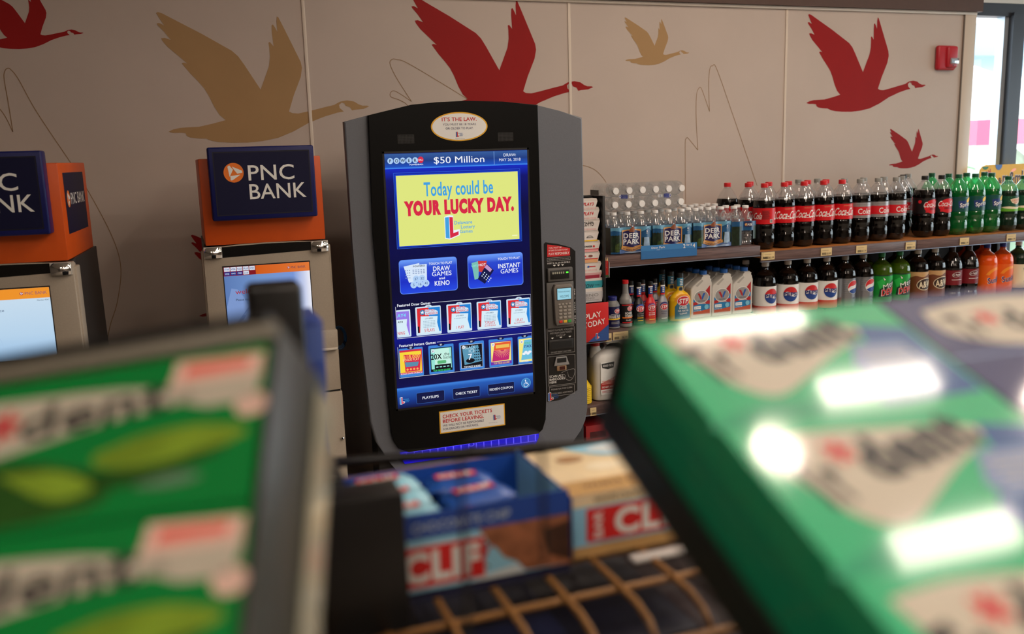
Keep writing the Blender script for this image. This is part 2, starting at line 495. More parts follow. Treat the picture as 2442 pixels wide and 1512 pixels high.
def troffer(x, y, sx, sy, n=[0]):
    t = thing('panel_light', 'rectangular panel light set in the ceiling tiles', 'ceiling light', (x, y, HC), 0, 'rectangular ceiling panel lights')
    b = MB(); b.box((-sx - .02, -sy - .02, -.012), (sx + .02, -sy, 0), rim); b.box((-sx - .02, sy, -.012), (sx + .02, sy + .02, 0), rim)
    b.box((-sx - .02, -sy, -.012), (-sx, sy, 0), rim); b.box((sx, -sy, -.012), (sx + .02, sy, 0), rim); b.build('frame', t)
    MB().add([(-sx, -sy, -.006), (-sx, sy, -.006), (sx, sy, -.006), (sx, -sy, -.006)], [(0, 1, 2, 3)], lens2).build('lens', t)
troffer(2.02, 1.24, .23, .055); troffer(1.98, .73, .23, .055); troffer(1.66, 1.54, .23, .045); troffer(2.0, -2, .5, .15); troffer(-.8, -.75, .3, .11)  # the last panel is added to brighten the left gum packs

# ------------------------------------------------------------------ geese printed on the wall
GOOSE = [(0.0, 0.0), (-0.026, -0.01), (-0.061, -0.013), (-0.076, -0.016), (-0.084, -0.002), (-0.103, 0.004), (-0.107, 0.014), (-0.119, 0.018), (-0.131, 0.008), (-0.129, -0.005), (-0.112, -0.02), (-0.142, -0.025), (-0.196, -0.04), (-0.264, -0.065), (-0.331, -0.1), (-0.398, -0.126), (-0.463, -0.138), (-0.526, -0.143), (-0.589, -0.142), (-0.638, -0.138), (-0.668, -0.132), (-0.683, -0.126), (-0.688, -0.123), (-0.716, -0.122), (-0.752, -0.117), (-0.764, -0.11), (-0.768, -0.099), (-0.786, -0.097), (-0.816, -0.097), (-0.833, -0.092), (-0.814, -0.083), (-0.784, -0.077), (-0.712, -0.074), (-0.656, -0.062), (-0.606, -0.049), (-0.628, -0.028), (-0.647, 0.007), (-0.664, 0.05), (-0.68, 0.081), (-0.702, 0.109), (-0.729, 0.14), (-0.747, 0.164), (-0.758, 0.179), (-0.749, 0.182), (-0.736, 0.178), (-0.77, 0.21), (-0.805, 0.242), (-0.823, 0.266), (-0.827, 0.276), (-0.814, 0.278), (-0.791, 0.27), (-0.814, 0.302), (-0.835, 0.326), (-0.839, 0.333), (-0.829, 0.335), (-0.811, 0.326), (-0.829, 0.358), (-0.837, 0.373), (-0.83, 0.377), (-0.814, 0.372), (-0.758, 0.342), (-0.673, 0.297), (-0.558, 0.23), (-0.535, 0.208), (-0.513, 0.174), (-0.455, 0.074), (-0.433, 0.125), (-0.414, 0.169), (-0.407, 0.206), (-0.407, 0.244), (-0.409, 0.264), (-0.403, 0.267), (-0.389, 0.25), (-0.392, 0.306), (-0.391, 0.334), (-0.385, 0.338), (-0.377, 0.325), (-0.369, 0.308), (-0.37, 0.35), (-0.367, 0.37), (-0.361, 0.367), (-0.345, 0.332), (-0.312, 0.257), (-0.282, 0.188), (-0.278, 0.163), (-0.286, 0.125), (-0.321, 0.048), (-0.345, -0.017), (-0.332, -0.024), (-0.307, -0.026), (-0.267, -0.018), (-0.194, -0.001), (-0.153, 0.008), (-0.126, 0.022), (-0.095, 0.027), (-0.065, 0.022), (-0.046, 0.01), (-0.029, 0.004), (-0.009, 0.004)]
gred = mat('red vinyl', (152, 22, 22), .6, spec=.2, noise=.03, scale=5)
gtan = mat('tan vinyl', (174, 140, 98), .6, spec=.2, noise=.03, scale=5)
def goose(s, x, z, m, label, cut=1.0):
    M = PL((x, WY - .0008, z)); b = MB()
    b.poly(M, [(min(u * s, cut), v * s) for u, v in GOOSE if u * s < cut + .02], m)
    tag(b.build('goose_decal'), label, 'wall decal', 'flying goose wall decals')
goose(1.0, .812, 1.924, gtan, 'large tan flying goose on the wall between the bank machine and the lottery kiosk')
goose(1.039, 1.895, 2.003, gred, 'large red flying goose on the wall above the lottery kiosk')
goose(.953, 3.919, 2.006, gred, 'large red flying goose on the wall near the fire alarm')
goose(.418, 4.035, 1.617, gred, 'small red flying goose low on the wall above the cola bottles')
goose(.424, 2.419, 2.166, gtan, 'small tan flying goose high on the wall right of the kiosk')
goose(.442, -.297, 2.216, gred, 'red flying goose at the top of the wall above the cropped bank machine')
goose(.738, .645, 1.129, gred, 'red flying goose mostly hidden behind the bank machine, wing tips showing', -.2)
gl = mat('fine brown outline', (150, 120, 88), .6)
def smooth(pts, n=6):
    out = []
    for i in range(len(pts) - 1):
        p0 = pts[max(i - 1, 0)]; p1 = pts[i]; p2 = pts[i + 1]; p3 = pts[min(i + 2, len(pts) - 1)]
        for k in range(n):
            t = k / n
            out.append(tuple(.5 * (2 * p1[j] + (p2[j] - p0[j]) * t + (2 * p0[j] - 5 * p1[j] + 4 * p2[j] - p3[j]) * t * t + (3 * p1[j] - p0[j] - 3 * p2[j] + p3[j]) * t ** 3) for j in (0, 1)))
    out.append(pts[-1]); return out
def outline(parts, label):
    M = PL((0, WY - .0006, 0)); b = MB()
    for p in parts: b.line(M, smooth(p), .0032, gl)
    tag(b.build('goose_outline'), label, 'wall decal', 'thin goose outlines on the wall')
outline([[(-.70, 2.0), (-.62, 1.928), (-.586, 1.843)], [(-.586, 1.843), (-.589, 1.951), (-.593, 2.04), (-.588, 2.069), (-.577, 2.081), (-.566, 2.076), (-.544, 2.04), (-.494, 1.915), (-.394, 1.715)],
         [(-.394, 1.715), (-.33, 1.57), (-.272, 1.408), (-.255, 1.286), (-.282, 1.149), (-.321, 1.046), (-.36, .9)]], 'thin goose outline on the wall behind the cropped bank machine')
outline([[(1.02, 1.86), (.985, 1.926), (.95, 1.95), (.911, 1.965), (.913, 1.985), (.936, 1.987), (1.003, 1.944)], [(1.003, 1.944), (.94, 2.047), (.915, 2.105), (.925, 2.124), (.945, 2.124), (1.009, 2.101), (1.27, 1.949)]],
        'thin goose outline left of the large red goose above the kiosk')
outline([[(2.403, 1.40), (2.399, 1.711), (2.405, 1.75), (2.418, 1.75), (2.472, 1.692)], [(2.472, 1.692), (2.461, 1.854), (2.462, 1.96), (2.475, 1.995), (2.492, 1.99), (2.538, 1.882)],
         [(2.538, 1.882), (2.532, 2.017), (2.538, 2.09), (2.553, 2.104), (2.58, 2.085), (2.69, 1.83), (2.83, 1.50)]], 'thin goose outline with raised wings above the water packs')
outline([[(1.80, 1.64), (1.857, 1.631), (1.912, 1.603), (1.963, 1.54), (1.99, 1.45)]], 'thin curved outline on the wall beside the stacked water case')

# ------------------------------------------------------------------ fire alarm
t = thing('fire_alarm', 'red wall fire alarm with a clear strobe lens', 'fire alarm', (4.035, WY, 2.152))
ra = mat('red alarm plastic', (186, 34, 48), .35)
b = MB(); b.box((-.066, -.030, -.066), (.066, 0, .066), ra, .014, 4); b.box((-.012, -.044, -.056), (.064, -.01, .062), ra, .014, 4); b.build('housing', t)
b = MB(); b.box((.002, -.054, -.036), (.060, -.040, -.002), clear('strobe lens', (225, 230, 235), .25, .02, .35, (230, 232, 235)), .005); b.build('lens', t)
b = MB(); b.box((.01, -.050, -.03), (.052, -.0435, -.008), mat('strobe reflector', (220, 220, 220), .1, metal=1)); b.build('reflector', t)
b = MB(); M = PL((-.048, -.0285, 0))
for i, ch in enumerate('FIRE'): b.text(M, ch, 0, .032 - .018 * i, .011, WHITE, 1)
b.build('lettering', t)
b = MB(); b.lathe([(.003, 0), (.003, .003)], BLACK, 10, xf=Matrix.Translation((.022, -.049, -.044)) @ Matrix.Rotation(R(90), 4, 'X')); b.build('key_hole', t)

# ------------------------------------------------------------------ small printed emblem: an L block with three words
def emblem(b, M, x, y, h, L=1, words=True, c1=None, c2=None, wc=None, wm=None):
    """x, y = lower left of the block letter, h = its height."""
    c1 = c1 or RED; c2 = c2 or BLUE; wm = wm or WHITE
    q = lambda pts: [(x + a * h, y + v * h) for a, v in pts]
    b.poly(M, q([(-.03, .0), (.2, -.05), (.66, .12), (.66, .38), (.38, .36), (.38, 1.0), (.2, 1.03), (-.03, .96)]), wm, L)
    b.poly(M, q([(.0, .03), (.18, -.01), (.18, .95), (.0, .93)]), c2, L + 1)
    b.poly(M, q([(.2, 0), (.6, .14), (.6, .3), (.36, .22), (.36, .93), (.2, .95)]), c1, L + 1)
    if words:
        for i, (tx, dx) in enumerate((('Delaware', .42), ('Lottery', .72), ('Games', .66))):
            b.text(M, tx, x + dx * h, y + (.68 - .2 * i) * h, .15 * h, wc or c2, L + 1, al='l', bold=.02)

# ------------------------------------------------------------------ lottery kiosk
KX, KY = 1.0, 3.45
kg = mat('kiosk grey paint', (100, 104, 112), .42, noise=.05, scale=250)
kblk = mat('kiosk black gloss', (9, 9, 9), .35, spec=.15)
kdark = mat('kiosk dark case', (24, 23, 23), .5)
K = thing('lottery_kiosk', 'tall grey and black lottery kiosk with a lit blue touch screen', 'kiosk', (KX, KY, 0))
OFF = (-KX, -KY, 0)
b = MB()
outl = [(.72, .47), (1.28, .47), (1.345, .52), (1.389, .556), (1.427, .60), (1.447, .64), (1.455, .69), (1.455, 1.2), (1.452, 1.828), (1.36, 1.854), (1.267, 1.876), (1.131, 1.889), (.988, 1.893), (.88, 1.889), (.788, 1.881), (.634, 1.847), (.552, 1.827), (.556, 1.40), (.564, 1.108), (.575, .921), (.581, .747), (.599, .665), (.649, .576)]
b.prism(outl, 3.165, 3.20, kg, .006, 2); b.build('cabinet', K, OFF)
MB().box((.605, 3.185, 0), (1.45, 3.30, .70), kdark, .01).box((.69, 3.30, 0), (1.42, 3.74, .72), kdark, .01).build('base', K, OFF)
MB().box((.69, 3.20, .6), (1.42, 3.74, 1.80), kdark, .02).build('rear_case', K, OFF)
pan = [(.715, .617), (1.236, .617), (1.255, .632), (1.269, .672), (1.273, .774), (1.267, 1.397), (1.267, 1.876), (1.131, 1.889), (.988, 1.893), (.88, 1.889), (.788, 1.881), (.634, 1.847), (.628, 1.434), (.648, .85), (.653, .70), (.66, .668), (.676, .638)]
FY = 3.150
b = MB(); b.prism(pan, FY, 3.166, kblk, .003, 2); b.build('front_panel', K, OFF)
M = PL((0, FY - .0006, 0), step=.00035)
# speaker grilles
for x0 in (.734, 1.107):
    b = MB(); hole = mat('grille hole', (4, 4, 4), .9); b.rect(M, x0, 1.748, x0 + .059, 1.779, mat('grille plate', (28, 27, 27), .4), 0)
    for i in range(11):
        for j in range(6): b.ell(M, x0 + .004 + i * .0051, 1.7505 + j * .0051, .0018, .0018, hole, 1, n=8)
    b.build('speaker_grille', K, OFF)
# oval notice
b = MB()
b.ell(M, .962, 1.803, .106, .051, mat('gold notice edge', (232, 176, 40), .4), 0, n=48); b.ell(M, .962, 1.803, .101, .0465, WHITE, 1, n=48)
b.text(M, "IT'S THE LAW.", .962, 1.829, .0125, RED, 2, w=.13, bold=.03)
dn = mat('dark navy print', (40, 44, 90), .5)
b.text(M, 'YOU MUST BE 18 YEARS', .962, 1.811, .0075, dn, 2, w=.124, bold=.01); b.text(M, 'OR OLDER TO PLAY.', .962, 1.797, .0075, dn, 2, w=.104, bold=.01)
emblem(b, M, .947, 1.766, .02, 2); b.text(M, 'Must be 18 or older to play.', .962, 1.7605, .0022, dn, 2)
b.build('age_notice', K, OFF)
# ticket notice
b = MB(); b.rect(M, .838, .672, 1.099, .759, mat('gold notice edge', (232, 176, 40), .4), 0); b.rect(M, .842, .676, 1.095, .755, WHITE, 1)
b.text(M, 'CHECK YOUR TICKETS', .851, .738, .0135, RED, 2, w=.196, bold=.03, al='l'); b.text(M, 'BEFORE LEAVING.', .851, .7195, .0135, RED, 2, w=.162, bold=.03, al='l')
b.text(M, 'WE WILL NOT BE RESPONSIBLE', .851, .7025, .0085, dn, 2, w=.162, al='l'); b.text(M, 'FOR ERRORS OR MISTAKES.', .851, .6885, .0085, dn, 2, w=.140, al='l')
emblem(b, M, 1.052, .698, .022, 2); b.text(M, 'Must be 18 or older to play.', 1.05, .689, .0022, dn, 2)
b.build('ticket_notice', K, OFF)
# blue glow strip
b = MB(); gb = glow('blue light strip', (24, 14, 214), 1.2); gb2 = glow('blue light rib', (96, 84, 255), 1.6)
b.prism([(.70, .572), (1.225, .572), (1.24, .60), (1.24, .617), (.685, .617), (.685, .60)], 3.158, 3.167, gb); 
MS = PL((0, 3.1575, 0))
for i in range(18):
    x = .705 + i * .0305; b.rect(MS, x, .588, x + .004, .614, gb2, 1)
b.line(MS, [(.70, .588), (1.23, .588)], .003, gb2, 1); b.line(MS, [(.69, .6155), (1.236, .6155)], .002, gb2, 1)
b.ell(MS, .962, .611, .012, .008, gb2, 1, n=16); b.ell(MS, .962, .611, .008, .005, gb, 2, n=16)
b.build('light_strip', K, OFF)
# --- touch screen
b = MB(); G = glow
sbg = glow_ramp('screen navy', 2, .789, 1.715, [(0, (12, 26, 110)), (.1, (4, 8, 70)), (.2, (3, 6, 52)), (.28, (8, 20, 130)), (.36, (4, 8, 62)), (.5, (3, 5, 48)), (.62, (4, 8, 70)), (.78, (4, 6, 60)), (.9, (8, 16, 110)), (.94, (14, 40, 190)), (1, (10, 20, 90))])
b.rect(M, .683, .789, 1.219, 1.715, sbg, 0)
b.rect(M, .683, 1.661, 1.219, 1.713, glow_ramp('screen header', 2, 1.661, 1.713, [(0, (70, 150, 250)), (.12, (24, 78, 190)), (.5, (28, 60, 130)), (1, (52, 92, 156))]), 1)
b.rect(M, 1.088, 1.664, 1.090, 1.712, G('screen line pale', (120, 160, 220)), 2)
sw = G('screen white', (236, 240, 250)); sk = G('screen black', (6, 8, 22)); sr = G('screen red', (214, 40, 70)); sbl = G('screen sky blue', (64, 160, 224)); sy = G('screen yellow', (222, 230, 128))
for i, ch in enumerate('POWER'):
    b.ell(M, .703 + i * .0225, 1.689, .0105, .0105, G('screen ball', (170, 205, 245)), 2, n=20); b.text(M, ch, .703 + i * .0225, 1.689, .0105, sk, 3, bold=.03)
b.ell(M, .813, 1.690, .0105, .0115, sr, 2, n=20); b.text(M, 'BALL', .813, 1.690, .005, sw, 3, bold=.03); b.text(M, 'POWERBALL', .797, 1.674, .005, sw, 3, w=.05, bold=.04)
b.text(M, '$50 Million', .956, 1.687, .0235, sw, 2, w=.19, bold=.03)
b.text(M, 'DRAW:', 1.15, 1.698, .0105, sw, 2, bold=.01); b.text(M, 'MAY 26, 2018', 1.15, 1.681, .0105, sw, 2, w=.084, bold=.01)
b.frame(M, .711, 1.378, 1.189, 1.647, .0018, G('screen line blue', (40, 90, 210)), 1)
b.rect(M, .7145, 1.3825, 1.1855, 1.6415, G('screen glow edge', (16, 60, 190)), 1)
b.rect(M, .720, 1.387, 1.179, 1.637, sy, 2)
b.text(M, 'Today could be', .95, 1.586, .048, sbl, 3, w=.262, bold=.04)
b.text(M, 'YOUR LUCKY DAY.', .952, 1.52, .045, sr, 3, w=.417, bold=.15)
emblem(b, M, .893, 1.405, .082, 3, True, sr, sbl, sbl, sw)
b.rect(M, 1.150, 1.399, 1.171, 1.403, G('screen pale yellow', (240, 244, 190)), 3)
btn = glow_ramp('screen button', 2, 1.214, 1.337, [(0, (36, 74, 226)), (.35, (26, 48, 196)), (.75, (40, 72, 206)), (1, (110, 160, 250))])
for (x0, x1) in ((.714, .931), (.972, 1.190)):
    b.rr(M, x0, 1.213, x1, 1.3375, .012, G('screen button edge', (96, 140, 244)), 1); b.rr(M, x0 + .002, 1.215, x1 - .002, 1.3355, .011, btn, 2)
# left button: slips and number balls
pal = G('screen slip', (214, 230, 250))
b.poly(M, [(.731, 1.314), (.79, 1.323), (.778, 1.257), (.748, 1.254)], pal, 3); b.poly(M, [(.757, 1.316), (.817, 1.318), (.815, 1.258), (.759, 1.258)], pal, 4)
b.text(M, 'POWERO', .788, 1.312, .006, sk, 5, w=.044, bold=.03)
for i in range(5):
    for j in range(3): b.rect(M, .763 + i * .0098, 1.285 + j * .006, .769 + i * .0098, 1.288 + j * .006, G('screen grey', (130, 150, 190)), 5)
for i in range(3):
    for j in range(4): b.rect(M, .736 + i * .007, 1.27 + j * .009, .740 + i * .007, 1.273 + j * .009, G('screen grey', (130, 150, 190)), 4)
for x, y, tx in ((.775, 1.266, '37'), (.797, 1.267, '32'), (.765, 1.245, '5'), (.788, 1.246, '16'), (.811, 1.248, '41')):
    b.ell(M, x, y, .0125, .0125, G('screen ball pale', (176, 208, 246)), 6, n=20); b.text(M, tx, x, y, .009, G('screen ball ink', (40, 70, 130)), 7, bold=.01)
b.text(M, 'TOUCH TO PLAY', .869, 1.317, .0085, sw, 3, w=.088, bold=.03)
for tx, y, h, wd in (('DRAW', 1.298, .0165, .064), ('GAMES', 1.279, .0165, .074), ('and', 1.262, .0085, .022), ('KENO', 1.244, .0165, .057)): b.text(M, tx, .872, y, h, sw, 3, w=wd, bold=.04)
# right button: fanned tickets
b.poly(M, [(.987, 1.309), (1.017, 1.315), (1.012, 1.25), (.997, 1.246)], G('ticket teal', (120, 190, 180)), 3); b.poly(M, [(1.012, 1.315), (1.047, 1.313), (1.036, 1.268), (1.014, 1.276)], G('ticket red', (200, 60, 60)), 4)
b.poly(M, [(1.046, 1.303), (1.073, 1.276), (1.036, 1.228), (1.009, 1.248)], G('ticket navy', (16, 20, 70)), 5)
b.text(M, 'HOT', 1.028, 1.300, .009, sw, 6, bold=.03); b.text(M, 'LOTS', .999, 1.298, .007, G('ticket mint', (150, 230, 220)), 5, bold=.03)
b.poly(M, [(1.046, 1.300), (1.066, 1.280), (1.058, 1.270), (1.036, 1.290)], G('ticket lilac', (190, 150, 200)), 6)
for i in range(4):
    for j in range(3): b.ell(M, 1.026 + i * .008 + j * .005, 1.268 - i * .0075 + j * .006 - .01, .0024, .0024, pal, 6, n=8)
b.text(M, 'TOUCH TO PLAY', 1.134, 1.317, .0085, sw, 3, w=.088, bold=.03); b.text(M, 'INSTANT', 1.135, 1.290, .0165, sw, 3, w=.088, bold=.04); b.text(M, 'GAMES', 1.135, 1.270, .0165, sw, 3, w=.070, bold=.04)
# draw games row
def rowframe(z0, z1, title, tw):
    ln = G('screen rule', (220, 225, 240))
    b.line(M, [(.697 + tw, z1), (1.218, z1), (1.218, z0), (.694, z0), (.694, z1 - .004)], .0016, ln, 1)
    b.text(M, title, .700, z1, .0095, sw, 2, al='l', bold=.04, w=tw - .008)
rowframe(1.052, 1.174, 'Featured Draw Games', .132)
cd_w = G('card white', (205, 226, 244)); cin = G('card paper', (214, 236, 248)); crd = G('card red', (220, 44, 52)); cbl = G('card blue', (30, 130, 214))
for i, (x0, price, play, sub) in enumerate(((.766, '$5', '5 PLAYS', ''), (.884, '$1', '1 PLAY', ''), (1.001, '$10', '5 PLAYS', 'ALL STAR BONUS'), (1.119, '$2', '1 PLAY', 'ALL STAR BONUS'))):
    x1 = min(x0 + .096, 1.2165)
    b.rr(M, x0, 1.056, x1, 1.162, .004, cd_w, 2); b.ell(M, x0 + .05, 1.1615, .013, .006, cd_w, 2, n=20); b.text(M, price, x0 + .05, 1.162, .006, G('card ink', (20, 50, 90)), 3)
    b.rect(M, x0 + .006, 1.066, x0 + .05, 1.157, crd, 3); b.rect(M, x0 + .05, 1.066, x1 - .003, 1.157, cbl, 3); b.rect(M, x0 + .006, 1.066, x0 + .012, 1.09, sk, 4)
    b.ell(M, x0 + .026, 1.141, .0095, .0095, G('card teal', (40, 120, 170)), 4, n=20)
    b.poly(M, [(x0 + .026 + (.008 if q % 2 == 0 else .0033) * math.cos(R(90 + 36 * q)), 1.141 + (.008 if q % 2 == 0 else .0033) * math.sin(R(90 + 36 * q))) for q in range(10)], sw, 5)
    b.poly(M, [(x0 + .036, 1.151), (x0 + .068, 1.150), (x0 + .084, 1.142), (x0 + .084, 1.130), (x0 + .036, 1.130)], cd_w, 4)
    b.text(M, 'LOTTO', x0 + .038, 1.146, .0085, crd, 5, w=.034, al='l', bold=.04); b.text(M, 'AMERICA', x0 + .038, 1.135, .0085, crd, 5, w=.046, al='l', bold=.04)
    b.poly(M, [(x0 + .019, 1.127), (x0 + .083, 1.123), (x0 + .080, 1.10), (x0 + .088, 1.062), (x0 + .014, 1.062)], cin, 4)
    b.text(M, 'LOTTO AMERICA', x0 + .05, 1.117, .005, G('card ink', (20, 50, 90)), 5, w=.03, bold=.04, shear=.2)
    for r_ in range(5 if play[0] == '5' else 1):
        for q in range(8): b.rect(M, x0 + .028 + q * .0058, 1.106 - r_ * .0055, x0 + .0318 + q * .0058, 1.1084 - r_ * .0055, G('card faint', (150, 175, 195)), 5)
    b.text(M, play, x0 + .05, 1.0735 + (.006 if sub else 0), .0115, crd, 5, w=.038 if play[0] == '5' else .029, bold=.02)
    if sub: b.text(M, sub, x0 + .05, 1.0685, .006, crd, 5, w=.044, bold=.02)
b.rr(M, .695, 1.056, .747, 1.157, .003, cd_w, 2); b.rect(M, .695, 1.062, .742, 1.151, G('card violet', (150, 120, 230)), 3); b.poly(M, [(.695, 1.122), (.734, 1.122), (.731, 1.10), (.739, 1.062), (.695, 1.062)], cin, 4)
b.text(M, 'AY4', .714, 1.137, .012, G('card cyan', (120, 220, 250)), 5, w=.032, bold=.05, shear=.1); b.text(M, 'AY4', .708, 1.113, .007, sk, 5, bold=.04, shear=.15); b.text(M, 'NING', .710, 1.072, .0115, crd, 5, w=.026, bold=.02)
# instant games row
rowframe(.904, 1.025, 'Featured Instant Games', .145)
ce = G('card edge blue', (60, 130, 214)); pill = G('price pill', (10, 22, 70))
def icard(x0, x1):
    b.rr(M, x0, .906, x1, 1.014, .004, ce, 2); b.ell(M, min((x0 + x1) / 2, x1 - .014), 1.0145, .0135, .006, pill, 3, n=20); b.text(M, '$5', min((x0 + x1) / 2, x1 - .014), 1.0145, .006, sw, 4, bold=.02)
icard(.697, .787); b.rect(M, .699, .917, .783, 1.007, sr, 3); b.rect(M, .699, .924, .780, 1.0, G('card gold', (246, 214, 60)), 4)
b.poly(M, [(.714, .99), (.779, .986), (.772, .926), (.718, .926)], sr, 5); b.text(M, '$18,000', .743, .981, .0125, G('card orange', (250, 176, 90)), 6, w=.062, bold=.06); b.text(M, 'BONUS PLAY', .741, .970, .008, G('card peach', (250, 200, 150)), 6, w=.062, bold=.04)
b.poly(M, [(.717, .962), (.77, .96), (.764, .944), (.72, .944)], G('card steel', (90, 140, 170)), 6)
for q in range(4): b.ell(M, .726 + q * .0125, .934, .0042, .0042, G('card orange', (250, 176, 90)), 6, n=12)
b.text(M, 'BONUS GAME ON BACK!', .741, .919, .0062, sw, 5, w=.080, bold=.04)
icard(.808, .905); b.rect(M, .814, .914, .898, 1.004, sk, 3); b.rect(M, .817, .924, .895, 1.001, G('card mint', (150, 226, 214)), 4)
b.poly(M, [(.832, .998), (.886, 1.0), (.892, .93), (.83, .928)], G('card pale mint', (196, 240, 226)), 5); b.text(M, '20X', .837, .971, .02, sk, 6, w=.042, bold=.05); b.text(M, '.the', .876, .978, .012, sk, 6, w=.022); b.text(M, 'bucks', .879, .966, .012, sk, 6, w=.030)
b.rr(M, .840, .943, .874, .955, .004, G('card leaf', (90, 180, 120)), 6)
b.rect(M, .829, .924, .892, .940, sk, 6)
for q in range(4): b.rect(M, .834 + q * .014, .929, .843 + q * .014, .933, G('card mint', (150, 226, 214)), 7)
b.text(M, 'TOP PRIZE $20,000!', .856, .918, .0065, G('card lime', (60, 220, 120)), 5, w=.066, bold=.04)
b.ell(M, .825, .993, .0065, .0065, sw, 6, n=16); b.text(M, '$5', .825, .993, .0055, sk, 7)
icard(.926, 1.024); b.rect(M, .932, .914, 1.017, 1.004, sw, 3); b.rect(M, .933, .915, 1.016, 1.003, sk, 4)
b.poly(M, [(.938, .988), (1.0, 1.0), (1.013, .936), (.945, .927)], G('card ice', (90, 150, 180)), 5); b.text(M, 'BLACK', .969, .993, .012, G('card frost', (196, 226, 240)), 7, w=.040); b.text(M, 'ICE', .975, .979, .012, G('card frost', (196, 226, 240)), 7, w=.024)
b.text(M, '7', .968, .957, .022, sw, 7, bold=.04); b.ell(M, .968, .942, .017, .009, sk, 6, n=20)
for q in range(5):
    for r_ in range(4): b.ell(M, .986 + r_ * .0075, .942 + q * .0105, .0026, .0026, sk, 6, n=8)
b.text(M, 'TOP PRIZE $18,000!', .975, .919, .0065, sw, 5, w=.066, bold=.04); b.ell(M, .943, .995, .0065, .0065, sw, 6, n=16); b.text(M, '$5', .943, .995, .0055, sk, 7)
icard(1.043, 1.139); b.rect(M, 1.049, .914, 1.133, 1.004, G('card purple', (110, 50, 170)), 3); b.rect(M, 1.051, .926, 1.131, 1.001, G('card butter', (246, 232, 130)), 4)
b.poly(M, [(1.066, .998), (1.131, 1.0), (1.122, .930), (1.054, .928)], G('card magenta', (190, 40, 110)), 5); b.poly(M, [(1.067, .998), (1.131, 1.0), (1.126, .968), (1.062, .970)], G('card flame', (230, 90, 50)), 6)
b.rect(M, 1.07, .978, 1.125, .991, G('card amber', (236, 190, 90)), 7)
for q in range(14):
    a = R(180 + q * 13.8); b.line(M, [(1.096 + .008 * math.cos(a), .970 + .006 * math.sin(a)), (1.096 + .034 * math.cos(a), .970 + .03 * math.sin(a))], .0016, G('card pink', (240, 150, 120)), 7)
b.text(M, 'TOP PRIZE $25,000!', 1.092, .920, .0065, G('card amber', (236, 190, 90)), 5, w=.064, bold=.04); b.ell(M, 1.060, .993, .0065, .0065, sw, 6, n=16); b.text(M, '$5', 1.060, .993, .0055, sk, 7)
icard(1.160, 1.2175); b.rect(M, 1.164, .914, 1.2165, 1.004, G('card butter', (246, 232, 130)), 3); b.poly(M, [(1.186, .998), (1.2165, 1.0), (1.2165, .922), (1.172, .922)], G('card sky', (110, 190, 220)), 4)
b.text(M, 'MONEY', 1.187, .986, .009, G('card leaf', (90, 180, 120)), 5, w=.029, al='l', bold=.05); b.text(M, 'STACK', 1.185, .974, .010, G('card navy', (20, 40, 120)), 5, w=.031, al='l', bold=.05); b.text(M, 'TOP PRIZE', 1.168, .917, .0065, sw, 5, w=.034, al='l', bold=.04)
for q in range(4): b.ell(M, 1.184 + .008 * q, .945 + .006 * (q % 2), .007, .005, sw, 5, n=12)
b.ell(M, 1.176, .993, .0065, .0065, sw, 6, n=16); b.text(M, '$5', 1.176, .993, .0055, sk, 7)
# bottom bar
b.rect(M, .683, .789, 1.219, .868, glow_ramp('screen footer', 2, .789, .868, [(0, (6, 12, 60)), (.3, (14, 50, 130)), (.8, (34, 90, 180)), (.95, (60, 130, 220)), (1, (14, 40, 130))]), 1)
for x0, tx in ((.755, 'PLAYSLIPS'), (.895, 'CHECK TICKET'), (1.034, 'REDEEM COUPON')):
    b.rr(M, x0 - .001, .799, x0 + .107, .841, .005, G('footer button rim', (60, 110, 190)), 2); b.rr(M, x0, .800, x0 + .106, .840, .004, G('footer button', (6, 18, 66)), 3); b.text(M, tx, x0 + .053, .820, .0095, sw, 4, w=.0072 * len(tx) if tx[0] != 'P' else .062, bold=.03)
b.ell(M, 1.189, .829, .0195, .0195, G('access ring', (100, 180, 230)), 2, n=32); b.ell(M, 1.189, .829, .018, .018, G('access disc', (52, 120, 186)), 3, n=32)
b.ell(M, 1.187, .840, .0026, .0026, sw, 4, n=12); b.line(M, [(1.187, .837), (1.188, .827), (1.196, .827), (1.200, .819)], .0024, sw, 4); b.line(M, [(1.1875, .832), (1.195, .832)], .0018, sw, 4)
b.line(M, [(1.188 + .0082 * math.cos(R(a)), .8225 + .0082 * math.sin(R(a))) for a in range(120, 350, 18)], .0018, sw, 4)
emblem(b, M, .692, .806, .026, 3, True, sr, sbl, sbl, sw)
b.build('touch_screen', K, OFF)
b = MB(); b.frame(M, .676, .782, 1.226, 1.722, .007, mat('screen gasket', (8, 8, 9), .5), 0); b.build('screen_gasket', K, OFF)
# --- control column on the grey side
CYF = 3.165
MC = PL((0, CYF - .0006, 0), step=.00035)
ctl = MB(); cb_ = mat('control overlay black', (14, 13, 14), .35)
ctl.poly(MC, [(1.282, .738), (1.33, .738), (1.357, .744), (1.412, .770), (1.414, 1.324), (1.395, 1.340), (1.34, 1.357), (1.290, 1.366), (1.283, 1.36)], cb_, 0)
ctl.poly(MC, [(1.296, 1.309), (1.391, 1.309), (1.391, 1.337), (1.34, 1.350), (1.297, 1.357)], mat('warning red', (206, 40, 44), .4), 1)
ctl.text(MC, 'YOU MUST BE', 1.302, 1.343, .006, WHITE, 2, al='l'); ctl.text(MC, '18 YEARS OR OLDER TO PLAY', 1.302, 1.333, .006, WHITE, 2, w=.08, al='l'); ctl.text(MC, 'PLAY RESPONSIBLY', 1.345, 1.320, .009, WHITE, 2, w=.085, bold=.02)
lt = mat('overlay grey print', (170, 168, 166), .5)
ctl.frame(MC, 1.295, 1.292, 1.392, 1.305, .0012, lt, 1); ctl.text(MC, 'THIS MACHINE DOES NOT GIVE CHANGE', 1.343, 1.2985, .005, lt, 1, w=.086)
